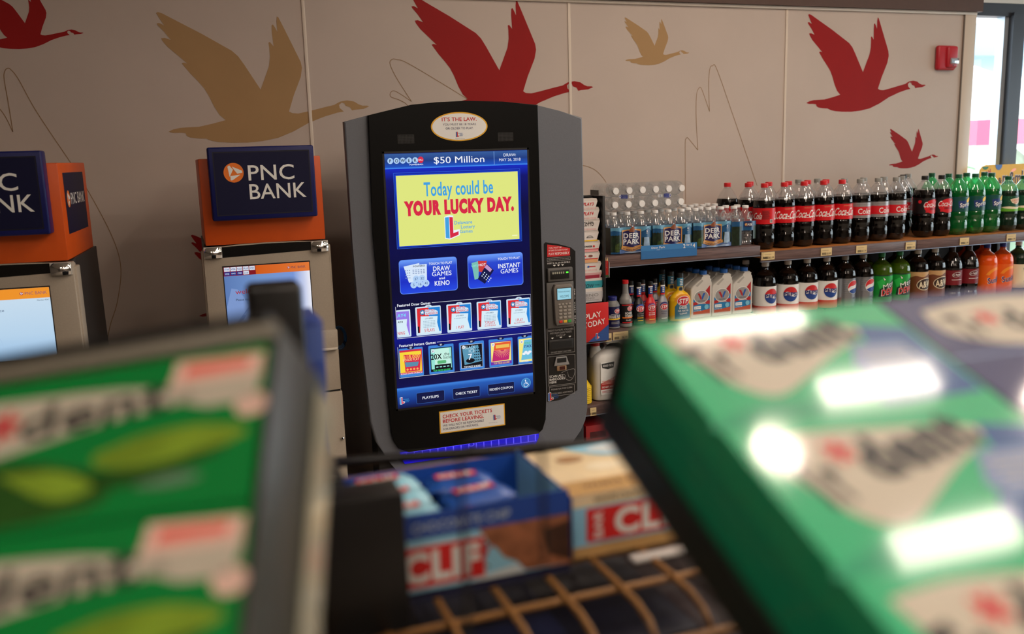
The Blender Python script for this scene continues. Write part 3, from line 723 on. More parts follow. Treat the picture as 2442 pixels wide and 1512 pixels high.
ctl.text(MC, 'INSERT $1, $5, $10 OR $20 BILLS', 1.343, 1.284, .006, WHITE, 1, w=.095)
for x in (1.325, 1.342, 1.359): ctl.poly(MC, [(x - .006, 1.276), (x, 1.271), (x + .006, 1.276), (x + .003, 1.277), (x - .003, 1.277)], WHITE, 1)
ctl.text(MC, 'INSERT PLAYSLIPS, VOUCHERS', 1.346, 1.021, .007, lt, 1, w=.108); ctl.text(MC, 'AND DRAW GAME TICKETS', 1.346, 1.010, .007, lt, 1, w=.092); ctl.text(MC, 'FACE UP', 1.346, .999, .007, lt, 1)
for x in (1.310, 1.346, 1.384): ctl.poly(MC, [(x - .006, .992), (x, .987), (x + .006, .992), (x + .003, .993), (x - .003, .993)], WHITE, 1)
ctl.frame(MC, 1.288, .927, 1.404, 1.030, .0009, lt, 1)
ctl.text(MC, 'DO NOT INSERT CASH HERE', 1.346, .934, .0055, lt, 1, w=.085)
for i, ch in enumerate('DEBIT CARDS ONLY'): ctl.text(MC, ch, 1.408, 1.175 - i * .0088, .0062, WHITE, 1)
ctl.frame(MC, 1.289, .800, 1.405, .918, .0012, lt, 1); ctl.text(MC, 'SCAN ALL', 1.294, .838, .009, WHITE, 1, al='l', bold=.02); ctl.text(MC, 'BARCODES', 1.294, .826, .009, WHITE, 1, al='l', bold=.02); ctl.text(MC, 'HERE', 1.294, .814, .009, WHITE, 1, al='l', bold=.02)
ctl.line(MC, smooth([(1.345, .848), (1.365, .855), (1.40, .858), (1.40, .835), (1.385, .815), (1.365, .82), (1.36, .838), (1.345, .842)]), .0012, lt, 1); ctl.line(MC, smooth([(1.372, .85), (1.376, .83), (1.39, .822)]), .001, lt, 1)
ctl.frame(MC, 1.292, .757, 1.400, .796, .001, lt, 1); ctl.text(MC, 'PLEASE ASK FOR CLERK', 1.346, .785, .006, lt, 1, w=.09); ctl.text(MC, 'IF YOU NEED ASSISTANCE', 1.346, .768, .006, lt, 1, w=.09)
emblem(ctl, MC, 1.287, .741, .033, 1)
ctl.build('control_overlay', K, OFF)
sil = mat('silver moulding', (150, 150, 150), .35, metal=.3)
b = MB(); b.box((1.292, CYF - .014, 1.213), (1.397, CYF + .002, 1.266), mat('dark grey moulding', (84, 82, 80), .4), .005); b.box((1.301, CYF - .016, 1.222), (1.381, CYF - .010, 1.258), mat('bill slot black', (6, 6, 6), .4), .003)
MBl = PL((0, CYF - .0165, 0))
for i in range(6): b.text(MBl, '8', 1.312 + i * .0088, 1.247, .008, mat('slot print', (190, 190, 170), .5), 1, bold=.03)
b.rect(MBl, 1.366, 1.244, 1.376, 1.250, glow('green arrow', (90, 240, 60), 1.4), 1); b.build('bill_acceptor', K, OFF)
tp = thing('card_terminal', '', '', (0, 0, 0)); del tp['label']; del tp['category']; tp.parent = K; tp.location = OFF
b = MB(); b.box((1.287, CYF - .010, 1.030), (1.402, CYF + .002, 1.212), mat('terminal recess grey', (88, 86, 84), .45), .006)
tb = mat('terminal grey', (112, 106, 100), .4)
b.prism([(1.318, 1.044), (1.386, 1.044), (1.392, 1.06), (1.389, 1.19), (1.382, 1.204), (1.316, 1.204), (1.308, 1.19), (1.313, 1.06)], CYF - .030, CYF - .008, tb, .005); b.build('terminal_body', tp)
MT = PL((0, CYF - .0306, 0)); b = MB(); b.rect(MT, 1.320, 1.143, 1.381, 1.190, BLACK, 0); b.rect(MT, 1.322, 1.145, 1.379, 1.188, glow('terminal display', (150, 206, 222)), 1)
b.text(MT, 'DelawareLottery', 1.3505, 1.176, .006, glow('display ink', (60, 84, 100)), 2, w=.05); b.text(MT, 'WELCOME', 1.3505, 1.157, .009, glow('display ink', (60, 84, 100)), 2, w=.038); b.build('terminal_display', tp)
b = MB(); kk = mat('terminal key', (150, 144, 136), .45)
for r_ in range(4):
    for q in range(3): b.box((1.327 + q * .0185, CYF - .0325, 1.070 + r_ * .0135), (1.341 + q * .0185, CYF - .029, 1.079 + r_ * .0135), kk, .0015, 1)
for q in range(4): b.box((1.325 + q * .0142, CYF - .0325, 1.123), (1.335 + q * .0142, CYF - .029, 1.130), kk, .0015, 1)
for q, c in enumerate(('red key', 'yellow key', 'green key')): b.box((1.327 + q * .0185, CYF - .0325, 1.053), (1.342 + q * .0185, CYF - .029, 1.064), mat(c, ((200, 50, 40), (220, 180, 60), (50, 150, 70))[q], .4), .0015, 1)
b.build('keypad', tp)
b = MB(); b.box((1.292, CYF - .008, .945), (1.397, CYF + .001, .984), mat('slot bezel', (26, 26, 26), .4), .003); b.box((1.302, CYF - .0085, .952), (1.388, CYF - .006, .976), mat('slot mouth', (2, 2, 2), .6)); b.build('ticket_slot', K, OFF)
b = MB(); b.prism([(1.312, .880), (1.378, .880), (1.366, .914), (1.322, .914)], CYF - .008, CYF, sil, .002); b.box((1.325, CYF - .0088, .892), (1.364, CYF - .007, .910), mat('slot mouth', (2, 2, 2), .6))
b.box((1.324, CYF - .007, .858), (1.366, CYF, .879), mat('scanner bronze', (150, 120, 90), .4), .003); b.box((1.335, CYF - .008, .862), (1.358, CYF - .006, .876), mat('scanner red window', (60, 14, 10), .2)); b.build('barcode_scanner', K, OFF)

# ------------------------------------------------------------------ bank machines
aor = mat('orange enamel', (214, 84, 14), .45, noise=.03, scale=20)
anv = mat('dark blue sign face', (10, 12, 50), .5, spec=.25)
anf = mat('blue sign frame', (15, 22, 86), .4, spec=.3)
agr = mat('warm grey machine case', (172, 160, 144), .5, noise=.04, scale=220)
adk = mat('machine charcoal side', (46, 42, 40), .5, noise=.06, scale=90)
mirr = mat('mirror', (235, 235, 235), .02, metal=1)
def pnc_mark(b, M, x, y, r, L, m1, m2):
    b.ell(M, x, y, r, r, m1, L, n=36)
    for q in ([(-.57, .63), (-.39, .76), (-.04, .32), (-.43, -.42)], [(-.13, .63), (.83, .19), (.87, -.03), (.35, -.11), (.04, .32)], [(-.35, -.33), (.65, -.22), (-.17, -.77), (-.35, -.77)]):
        b.poly(M, [(x + r * u, y + r * v) for u, v in q], m2, L + 1)
def bank_machine(label, loc, rotz, left):
    t = thing('bank_machine', label, 'bank machine', loc, rotz, 'bank machines')
    b = MB(); b.box((-.201, 0, 1.425), (.201, .46, 1.715), aor, .004); b.build('topper', t)
    # side badge
    MSd = PL((.2016, 0, 0), (0, 1, 0)); b = MB()
    b.rect(MSd, .055, 1.50, .40, 1.685, anv, 0); pnc_mark(b, MSd, .105, 1.605, .026, 1, ORANGE, WHITE); b.text(MSd, 'PNC BANK', .145, 1.605, .036, WHITE, 1, w=.235, al='l'); b.build('side_badge', t)
    # front sign
    b = MB(); b.box((-.172, -.058, 1.51), (.172, 0, 1.751), anf, .006, 3)
    MS2 = PL((0, -.0585, 0)); b.rect(MS2, -.157, 1.526, .157, 1.736, mat('sign recess line', (8, 10, 34), .4), 0); b.rect(MS2, -.153, 1.530, .153, 1.732, anv, 1)
    pnc_mark(b, MS2, -.094, 1.667, .032, 2, ORANGE, WHITE)
    b.text(MS2, 'PNC', -.048, 1.665, .050, WHITE, 2, w=.150, al='l', bold=.012); b.text(MS2, 'BANK', -.048, 1.603, .050, WHITE, 2, w=.186, al='l', bold=.012)
    b.build('sign', t)
    # case
    b = MB()
    arch = [(-.214, 1.03), (.214, 1.03), (.210, 1.412), (.205, 1.418), (.1, 1.424), (0, 1.426), (-.1, 1.424), (-.205, 1.416), (-.212, 1.41)]
    b.prism(arch, 0, .05, agr, .004); b.box((-.218, .012, 1.03), (.218, .07, 1.405), agr, .004); b.build('fascia', t)
    b = MB(); b.prism([(-.205, 0), (.225, 0), (.205, 1.425), (-.205, 1.425)], .07, .50, adk, .01); b.build('safe_case', t)
    b = MB(); b.box((-.218, -.012, 1.03), (.220, .05, 1.10), agr, .004); b.box((-.216, -.02, 1.028), (.216, .0, 1.036), mat('pale ledge', (200, 190, 174), .4), .002); b.build('keypad_ledge', t)
    b = MB(); b.box((-.214, .004, .875), (.222, .07, 1.027), agr, .004); b.box((-.214, .004, 0), (.226, .07, .868), agr, .004); b.box((-.21, .012, .86), (.22, .06, .88), BLACK); b.build('lower_doors', t)
    MB().lathe([(.006, 0), (.006, .006), (.003, .008)], mirr, 12, xf=Matrix.Translation((.214, .004, .69)) @ Matrix.Rotation(R(90), 4, 'X')).build('door_lock', t)
    MF = PL((0, -.0006, 0)); b = MB()
    b.poly(MF, [(-.15, 1.382), (.148, 1.390), (.148, 1.420), (0, 1.422), (-.15, 1.418)], mat('camera strip black', (10, 10, 10), .25), 1); b.build('camera_strip', t)
    for x in (-.208, .150):
        b = MB(); b.prism([(x - .001, 1.383), (x + .057, 1.383), (x + .057, 1.421), (x - .001, 1.421)], -.011, 0, mat('mirror rim', (200, 196, 188), .3), .001)
        vs = []; fs = []
        for i in range(13):
            for j in range(9):
                u, v = i / 12, j / 8
                vs.append((x + .056 * u, -.0125 - .009 * (1 - (2 * u - 1) ** 2) - .0045 * (1 - (2 * v - 1) ** 2) + .006 * v, 1.384 + .036 * v))
        fs = [(i * 9 + j, i * 9 + 9 + j, i * 9 + 10 + j, i * 9 + j + 1) for i in range(12) for j in range(8)]
        b.add(vs, fs, mirr, True)
        b.build('mirror', t)
    # screen
    b = MB(); b.rect(MF, -.154, 1.131, .141, 1.353, BLACK, 0)
    if not left:
        b.rect(MF, -.151, 1.134, .138, 1.349, glow_ramp('bank screen blue', 0, -.151, .138, [(0, (92, 122, 178)), (.4, (112, 146, 200)), (.8, (120, 150, 214)), (.93, (200, 208, 236)), (1, (236, 236, 246))]), 1)
        b.rect(MF, -.151, 1.318, .138, 1.349, glow_ramp('bank screen orange', 0, -.151, .138, [(0, (150, 48, 24)), (.4, (206, 92, 30)), (1, (224, 118, 54))]), 2)
        b.poly(MF, [(-.15, 1.21), (-.13, 1.275), (-.11, 1.27), (-.09, 1.24), (-.06, 1.16), (-.15, 1.15)], glow('bank arc', (124, 150, 202)), 2)
        b.poly(MF, [(-.136, 1.14), (-.112, 1.165), (-.06, 1.23), (-.03, 1.26), (-.05, 1.225), (-.118, 1.14)], glow('bank swirl', (84, 110, 164)), 2)
        cw = (glow('badge white', (214, 220, 232)), glow('badge navy', (36, 50, 130)), glow('badge red', (170, 40, 44)))
        b.rect(MF, -.151, 1.318, -.045, 1.349, glow('badge bed', (130, 24, 34)), 3)
        for i, tx in enumerate(('STAR', 'VISA', 'PULSE', 'PLUS', 'AMEX')):
            b.rect(MF, -.149 + i * .0208, 1.334, -.1305 + i * .0208, 1.348, cw[0], 4); b.text(MF, tx, -.1398 + i * .0208, 1.341, .006, cw[1], 5, w=.015, bold=.04)
            if i < 4: b.rect(MF, -.149 + i * .0208, 1.320, -.1305 + i * .0208, 1.332, cw[0] if i == 3 else cw[1], 4); b.text(MF, ('NYCE', 'MAES', 'CIRR', 'accel')[i], -.1398 + i * .0208, 1.326, .005, cw[1] if i == 3 else cw[0], 5, w=.013, bold=.04)
        pnc_mark(b, MF, .066, 1.334, .0045, 4, glow('badge red', (170, 40, 44)), glow('badge white', (214, 220, 232))); b.text(MF, 'PNC BANK', .074, 1.334, .0085, glow('bank header ink', (70, 62, 84)), 4, w=.050, al='l')
        b.text(MF, 'welcome', -.118, 1.262, .016, glow('bank red ink', (168, 40, 48)), 3, w=.10, al='l'); b.text(MF, 'Please insert your card', -.118, 1.234, .008, glow('bank ink', (20, 24, 40)), 3, w=.10, al='l'); b.text(MF, 'Member FDIC', -.135, 1.1395, .0045, glow('bank ink', (20, 24, 40)), 3, al='l', bold=.03)
    else:
        b.rect(MF, -.151, 1.134, .138, 1.349, glow_ramp('bank screen pale', 2, 1.134, 1.349, [(0, (150, 188, 226)), (.35, (182, 210, 234)), (1, (202, 222, 238))]), 1)
        b.rect(MF, -.151, 1.318, .138, 1.349, glow('bank bar orange', (236, 146, 44)), 2)
        pnc_mark(b, MF, .062, 1.334, .005, 3, glow('badge red', (170, 40, 44)), glow('badge white', (214, 220, 232))); b.text(MF, 'PNC BANK', .071, 1.334, .009, glow('bank violet ink', (130, 84, 110)), 3, w=.06, al='l')
        b.text(MF, 'Member FDIC', .135, 1.3115, .004, glow('bank ink', (20, 24, 40)), 3, al='r', bold=.03); b.text(MF, 'Please select a service', .010, 1.287, .008, glow('bank slate ink', (70, 90, 120)), 3, w=.13, al='r')
        b.line(MF, smooth([(-.10, 1.28), (-.05, 1.25), (-.01, 1.20), (.0, 1.134)]), .0015, glow('bank arc pale', (168, 198, 228)), 2)
    b.build('screen', t)
    return t
bank_machine('bank machine with an orange and blue topper, directly left of the lottery kiosk', (.267, 3.2, 0), 0, False)
bank_machine('bank machine cut by the left edge of the photo, showing its dark side', (-.532, 3.0, 0), R(-4), True)

# cable coil beside the right bank machine
cab = mat('blue cable sheath', (34, 70, 110), .4)
b = MB()
for k in range(4):
    b.tube([(.512 + .026 * math.cos(a * .3925) * (1 - .06 * k), 3.32 + .004 * k, 1.043 + (.044 - .003 * k) * math.sin(a * .3925)) for a in range(16)], .0026, cab, 6, True)
b.tube([(.495, 3.30, 1.085), (.49, 3.4, 1.10), (.50, 3.7, 1.05), (.49, 3.98, 1.0)], .0026, cab, 6)
tag(b.build('cable_coil'), 'coil of blue cable hanging behind the edge of the bank machine', 'cable')

# ------------------------------------------------------------------ wall shelving
shw = wood('dark walnut laminate', (74, 54, 52), (108, 84, 80), (2.2, 30, 60))
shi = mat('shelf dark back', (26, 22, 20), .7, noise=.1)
shs = wood('shelf deck edge', (150, 92, 44), (176, 112, 60), (2, 30, 60))
shm = mat('shelf steel strip', (150, 160, 180), .35, metal=.6)
def bay(name, x0, x1, tops, label, y0=3.47):
    t = thing(name, label, 'shelf', ((x0 + x1) / 2, 3.98, 0), 0, 'wall shelving bays')
    o = (-(x0 + x1) / 2, -3.98, 0)
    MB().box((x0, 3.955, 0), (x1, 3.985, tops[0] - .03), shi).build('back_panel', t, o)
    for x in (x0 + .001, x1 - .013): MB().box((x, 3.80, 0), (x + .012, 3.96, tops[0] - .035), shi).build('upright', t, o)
    for i, z in enumerate(tops):
        b = MB(); b.box((x0, y0 + .008, z - .03), (x1, 3.96, z - .001), shs if x0 > 2 else shw, .001)
        b.box((x0 + .001, y0, z - .046), (x1 - .001, y0 + .008, z - .001), shw, .002)
        b.box((x0 + .001, y0 - .002, z - .049), (x1 - .001, y0 + .008, z - .046), shm); b.build('shelf_board', t, o)
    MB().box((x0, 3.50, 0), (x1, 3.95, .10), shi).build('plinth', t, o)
    return t
bay('shelving_bay', 1.52, 2.480, (1.254, .93, .605), 'shelving bay beside the kiosk holding water packs and motor oil')
bay('shelving_bay', 2.482, 3.394, (1.224, .853, .50), 'shelving bay with cola bottles on top and a row of light-labelled cola below')
bay('shelving_bay', 3.396, 4.31, (1.224, .853, .50), 'shelving bay nearest the window with green soda bottles on top')

# price tags
tagm = mat('shelf tag paper', (214, 190, 138), .6)
ink = mat('tag ink', (60, 48, 36), .6)
def price_tag(x, z, wd, label, price, y=3.468):
    b = MB(); b.box((x, y - .0015, z - .036), (x + wd, y, z), tagm); M = PL((x, y - .0016, z - .036))
    for i in range(9): b.rect(M, .008 + i * .0026, .004, .0093 + i * .0026 + (.0008 if i % 3 == 0 else 0), .015, ink, 1)
    b.text(M, price, wd - .005, .010, .008, ink, 1, al='r', bold=.02); b.line(M, [(.008, .025), (wd * .7, .025)], .0018, mat('tag faint ink', (150, 128, 96), .6), 1)
    tag(b.build('price_tag'), label, 'price tag', 'shelf price tags')
price_tag(2.492, 1.221, .064, 'cream price tag on the shelf edge under the leftmost large cola bottle', '$2.19')
price_tag(2.484, 1.2215, .006, 'edge of a second cream price tag tucked beside the leftmost cola tag', '')
price_tag(2.816, 1.219, .063, 'cream price tag on the shelf edge below the third and fourth cola bottles', '$2.09')
price_tag(3.023, 1.218, .063, 'cream price tag on the shelf edge below the first grey-capped cola bottles', '$2.29')
price_tag(3.323, 1.216, .060, 'cream price tag just left of the joint in the upper shelf edge', '$2.29')
price_tag(3.668, 1.217, .060, 'cream price tag on the shelf edge below the first green soda bottles', '$2.09')
price_tag(3.982, 1.217, .062, 'cream price tag on the shelf edge below the ginger ale bottles', '$1.99')
price_tag(1.682, .918, .033, 'cream price tag under the brake fluid on the oil shelf', '$4.99')
price_tag(1.722, .920, .075, 'wide cream price tag under the power steering fluid', '$6.49')
price_tag(1.607, .592, .030, 'cream price tag on the low shelf edge under the yellow funnels', '$1.99')
b = MB(); b.box((1.861, 3.4655, 1.231), (2.141, 3.4675, 1.290), mat('promo strip blue', (58, 124, 184), .4)); M = PL((1.861, 3.4653, 1.231))
b.rect(M, 0, 0, .28, .036, mat('promo strip blue shade', (46, 108, 168), .4), 0)
b.text(M, 'Deer Park', .085, .048, .0085, WHITE, 1, w=.068, bold=.02); b.text(M, '6 Pack', .085, .038, .004, WHITE, 1); b.text(M, '2', .215, .046, .017, WHITE, 1, bold=.03); b.text(M, 'for', .234, .051, .009, WHITE, 1, bold=.03); b.text(M, '$', .250, .051, .009, WHITE, 1, bold=.03); b.text(M, '4', .264, .046, .017, WHITE, 1, bold=.03)
tag(b.build('promo_strip'), 'blue sale strip reading 2 for $4 clipped under the water packs', 'sign')

# ------------------------------------------------------------------ soda bottles
pet = clear('clear bottle plastic', (252, 252, 253), .08, .04, .14, (240, 240, 242))
petg = clear('green bottle plastic', (140, 240, 190), .08, .04, .38, (80, 224, 146))
petd = clear('deep green bottle plastic', (190, 245, 222), .12, .04, .25, (130, 220, 180))
cola = mat('dark cola', (6, 4, 4), .06, spec=.6)
sprl = clear('green soda', (40, 180, 96), .07, .05, .5, (10, 150, 70))
dewl = clear('yellow green soda', (120, 170, 30), .06, .06, .65, (96, 140, 24))
orgl = mat('orange soda', (232, 84, 18), .12, spec=.6)
gingl = mat('ginger ale in green bottle', (18, 40, 28), .08, spec=.6)
def petal(a, z): return 1 - (.13 * (.5 + .5 * math.cos(5 * a)) * max(0, 1 - z / .032)) if z < .032 else 1
P_CONE = [(.030, .002), (.041, .006), (.049, .018), (.0525, .034), (.0530, .052), (.0515, .066), (.0488, .076), (.0500, .086), (.0528, .098), (.0530, .112)]
def contour(liq, drink, plastic, hgt=.292):
    # conical shoulder bottle: drink up to liq, clear above
    sh = [(.0530, .200), (.0518, .214), (.0490, .226), (.0445, .238), (.0380, .251), (.0300, .264), (.0215, .276), (.0160, .283), (.0140, .290), (.0140, hgt)]
    pts = [(r, z) for r, z in P_CONE] + [(.0522, .116), (.0522, .194)] + sh
    return pts
def domed():
    return [(.030, .002), (.041, .006), (.049, .018), (.0535, .036), (.0545, .055), (.0545, .058), (.0538, .060), (.0538, .198), (.0545, .200), (.0545, .212), (.0530, .224), (.0495, .236), (.0440, .246), (.0360, .255), (.0270, .262), (.0200, .267), (.0165, .272), (.0150, .278), (.0140, .284), (.0140, .292)]
def body_mesh(b, pts, liq, drink, plastic):
    out = []; done = False
    for i, (r, z) in enumerate(pts):
        if not done and z >= liq:
            r0, z0 = pts[i - 1]; k = (liq - z0) / (z - z0) if z > z0 else 0; rl = r0 + (r - r0) * k
            out.append((rl, liq, plastic)); done = True
            b.disc(rl * .985, liq - .0005, drink, 40)
            if z > liq: out.append((r, z))
        else: out.append((r, z))
    out[0] = (pts[0][0], pts[0][1], drink)
    b.lathe(out, drink, 40, mod=petal, cap1=False)
    b.lathe([(.0140, .2795), (.0178, .2805), (.0178, .2825), (.0140, .2835)], plastic, 24, cap0=False, cap1=False)
def cap_mesh(m):
    b = MB(); n = 40
    b.lathe([(.0158, .2865), (.0166, .288), (.0166, .303), (.0158, .3065), (.012, .307)], m, n, mod=lambda a, z: 1 + (.02 if math.cos(20 * a) > 0 and .2875 < z < .304 else 0))
    return b
LR = .0526
def lab_coke(b, red_back=False):
    C = CYL(LR); b.rect(C, -math.pi * LR, .120, math.pi * LR, .194, mat('cola label red', (206, 20, 30), .35), 0)
    b.text(C, 'Coca-Cola', .004, .157, .036, WHITE, 1, w=.114, shear=.28, bold=.03); b.line(C, smooth([(-.038, .141), (-.015, .144), (.005, .139), (.03, .143)]), .0022, WHITE, 1)
    b.text(C, 'ORIGINAL TASTE', .012, .185, .0045, mat('label gold', (214, 170, 120), .4), 1)
    b.rect(C, .050, .130, .056, .136, WHITE, 1); b.text(C, '2 L', .053, .127, .003, WHITE, 1)
    fp = mat('facts panel', (120, 14, 20), .4); b.rect(C, -.118, .140, -.082, .184, mat('facts panel red', (176, 16, 24), .4), 1)
    for i in range(8): b.rect(C, -.115, .178 - i * .0048, -.088 + .003 * (i % 3), .1805 - i * .0048, fp, 2)
    b.rect(C, -.080, .126, -.066, .142, WHITE, 1)
    for i in range(6): b.rect(C, -.078 + i * .002, .128, -.077 + i * .002, .140, BLACK, 2)
    b.text(C, 'Coca-Cola', -.165, .158, .030, WHITE, 1, w=.10, shear=.28, bold=.015)
def lab_diet(b):
    C = CYL(LR); b.rect(C, -math.pi * LR, .120, math.pi * LR, .194, mat('label silver', (162, 160, 162), .3, metal=.4), 0)
    b.rect(C, -math.pi * LR, .133, math.pi * LR, .174, mat('diet label red', (206, 30, 42), .35), 1)
    b.text(C, 'Coke', .010, .1525, .0255, WHITE, 2, w=.066, bold=.03); b.text(C, 'Diet', .036, .168, .006, mat('diet ink', (236, 170, 170), .4), 2)
    b.rect(C, -.03, .184, .05, .1855, GREY, 1); b.rect(C, -.03, .126, .05, .1275, GREY, 1)
def lab_zero(b):
    C = CYL(LR); b.rect(C, -math.pi * LR, .120, math.pi * LR, .196, BLACK, 0)
    b.ell(C, .022, .155, .052, .036, mat('zero disc red', (206, 24, 36), .35), 1, n=40); b.rect(C, -.022, .126, .075, .132, mat('zero disc red', (206, 24, 36), .35), 2)
    b.text(C, 'Coca-Cola', .018, .166, .027, WHITE, 3, w=.098, shear=.28, bold=.015); b.text(C, 'ZERO SUGAR', .026, .143, .009, BLACK, 3, w=.06, bold=.02)
    b.ell(C, -.050, .180, .0085, .0085, mat('zero disc red', (206, 24, 36), .35), 1, n=18)
def lab_sprite(b):
    C = CYL(LR); b.rect(C, -math.pi * LR, .120, math.pi * LR, .194, glow_less('lemon soda label', (8, 84, 60), (10, 66, 82)), 0)
    b.poly(C, [(-.028, .172), (.002, .176), (.045, .176), (.046, .150), (.02, .140), (-.022, .136)], mat('soda logo blue', (28, 52, 116), .4), 1)
    b.ell(C, .030, .178, .017, .010, YEL, 2, rot=38, n=20); b.ell(C, .028, .170, .016, .006, mat('soda lime', (120, 200, 60), .4), 1, rot=38, n=20)
    b.text(C, 'Sprite', .012, .156, .020, WHITE, 3, w=.062, shear=.1, bold=.035, rot=8)
def lab_ginger(b):
    C = CYL(LR); b.rect(C, -math.pi * LR, .112, math.pi * LR, .198, mat('ginger label green', (14, 74, 50), .35), 0)
    b.rect(C, -math.pi * LR, .112, math.pi * LR, .130, mat('ginger label lime', (96, 170, 40), .4), 1)
    b.poly(C, smooth([(-.06, .135), (-.02, .140), (.03, .136), (.07, .150), (.07, .140), (.03, .126), (-.03, .128), (-.06, .135)], 4), CREAM, 2)
    b.poly(C, [(-.016, .178), (.0, .184), (.02, .186), (.04, .190), (.046, .176), (.040, .158), (.018, .150), (-.006, .160)], CREAM, 2)
    for i in range(26): b.ell(C, random.uniform(-.08, .08), random.uniform(.134, .195), .0013, .0013, mat('label fleck', (90, 190, 120), .4), 1, n=6)
    b.text(C, 'CANADA', .016, .175, .011, RED, 3, w=.048, bold=.02, rot=6); b.text(C, 'DRY', .018, .162, .011, RED, 3, w=.026, bold=.02, rot=6)
def lab_pepsi(b):
    C = CYL(.0541); b.rect(C, -math.pi * .0541, .062, math.pi * .0541, .196, WHITE, 0)
    b.rect(C, -math.pi * .0541, .062, math.pi * .0541, .102, mat('pepsi label blur red', (206, 60, 48), .4), 1)  # salmon blur from the gum in front, put in as a red band
    pepsi_globe(b, C, .0, .150, .037, 0); b.text(C, 'PEPSI', .0, .151, .0165, mat('pepsi navy', (26, 36, 110), .4), 6, w=.068, bold=.07)
    pepsi_globe(b, C, .125, .152, .031, 0); b.text(C, 'PEPSI', .125, .153, .0145, mat('pepsi navy', (26, 36, 110), .4), 6, w=.058, bold=.04)
    fp = mat('facts panel grey', (120, 120, 126), .5)
    for i in range(9): b.rect(C, -.145, .178 - i * .008, -.118 + .004 * (i % 3), .181 - i * .008, fp, 1)
def pepsi_globe(b, C, x, y, r, rot):
    c, d = math.cos(R(rot)), math.sin(R(rot)); T = lambda p: [(x + u * r * c - v * r * d, y + u * r * d + v * r * c) for u, v in p]
    b.ell(C, x, y, r, r, mat('globe rim', (225, 225, 225), .35), 2, n=40)
    up = [(math.cos(R(a)) * .95, math.sin(R(a)) * .95) for a in range(12, 169, 12)] + smooth([(-.93, .18), (-.45, .34), (.0, .22), (.5, .18), (.93, .24)], 4)
    lo = [(math.cos(R(a)) * .95, math.sin(R(a)) * .95) for a in range(192, 349, 12)] + smooth([(.93, -.16), (.45, -.34), (.0, -.24), (-.5, -.16), (-.93, -.2)], 4)
    b.poly(C, T(up), mat('globe red', (204, 40, 44), .35), 3); b.poly(C, T(lo), mat('globe blue', (30, 66, 140), .35), 3)
def lab_dietpepsi(b):
    C = CYL(.0541); b.rect(C, -math.pi * .0541, .062, math.pi * .0541, .200, mat('diet silver foil', (160, 164, 172), .25, metal=.75), 0)
    pepsi_globe(b, C, .012, .156, .034, 22)
    for i, tx in enumerate(('PEPSI', 'diet')): b.text(C, tx, .022, .100 - .018 * i, .010, mat('foil ink', (90, 100, 120), .4), 2)
    for i in range(7): b.rect(C, -.04, .184 - .009 * i, -.012, .1855 - .009 * i, mat('foil faint', (140, 146, 156), .4, metal=.5), 1)
def lab_dew(b):
    C = CYL(.0541); b.rect(C, -math.pi * .0541, .062, math.pi * .0541, .200, mat('dew label green', (22, 150, 56), .35), 0)
    dk = mat('dew dark', (14, 48, 30), .4); b.rect(C, -math.pi * .0541, .194, math.pi * .0541, .200, dk, 1)
    b.poly(C, [(-.045, .165), (-.02, .180), (-.005, .163), (-.03, .128)], mat('dew facet', (40, 190, 80), .35), 1); b.poly(C, [(-.016, .188), (-.01, .172), (-.004, .178)], WHITE, 2); b.poly(C, [(.02, .196), (.05, .196), (.06, .17), (.03, .175)], mat('dew facet', (40, 190, 80), .35), 1)
    b.poly(C, [(-.03, .128), (.058, .182), (.060, .135), (.045, .09), (-.035, .09)], dk, 2)
    b.text(C, 'Mtn', .016, .150, .024, WHITE, 3, w=.066, shear=.2, bold=.04, rot=20); b.text(C, 'DEW', .014, .118, .028, mat('dew red', (212, 40, 48), .35), 4, w=.070, shear=.25, bold=.05, rot=12); b.text(C, 'DEW', .014, .1175, .030, WHITE, 3, w=.075, shear=.25, bold=.07, rot=12)
def lab_root(b):
    C = CYL(.0541); b.rect(C, -math.pi * .0541, .062, math.pi * .0541, .198, mat('root beer tan', (200, 160, 110), .4), 0)
    b.rect(C, -math.pi * .0541, .062, math.pi * .0541, .170, mat('root beer brown', (112, 62, 34), .4), 1)
    b.poly(C, smooth([(-.08, .160), (-.04, .178), (0, .172), (.04, .186), (.08, .170)], 4) + [(.08, .15), (-.08, .15)], mat('root beer brown', (112, 62, 34), .4), 2)
    b.ell(C, .014, .136, .047, .031, CREAM, 3, rot=8, n=40); b.ell(C, .014, .136, .044, .028, mat('root beer dark', (54, 34, 26), .4), 4, rot=8, n=40)
    b.text(C, 'A&W', .014, .136, .032, CREAM, 5, w=.075, bold=.04, rot=8, shear=.1)
def lab_pepper(b):
    C = CYL(LR); b.rect(C, -math.pi * LR, .100, math.pi * LR, .190, mat('pepper maroon', (116, 18, 30), .35), 0)
    for x in (-.006, .09):
        b.ell(C, x, .168, .023, .0125, WHITE, 1, rot=10, n=30); b.ell(C, x, .168, .0215, .011, mat('pepper deep', (96, 14, 26), .4), 2, rot=10, n=30); b.text(C, 'Dr Pepper', x, .168, .010, WHITE, 3, w=.037, shear=.2, bold=.02, rot=8)
    b.rect(C, -.03, .140, .03, .142, WHITE, 1)
def lab_orange(b):
    C = CYL(.0541); b.rect(C, -math.pi * .0541, .062, math.pi * .0541, .200, mat('orange label', (236, 100, 20), .35), 0)
    b.ell(C, .03, .128, .070, .060, mat('orange label sun', (246, 150, 40), .35), 1, n=40, a0=20, a1=160); b.ell(C, .03, .128, .054, .046, mat('orange label', (236, 100, 20), .35), 2, n=40, a0=20, a1=160)
    b.text(C, 'Sunkist', .022, .124, .030, WHITE, 3, w=.100, bold=.06, rot=8); b.text(C, 'Sunkist', .022, .124, .029, mat('orange navy', (30, 44, 110), .4), 4, w=.096, bold=.03, rot=8)
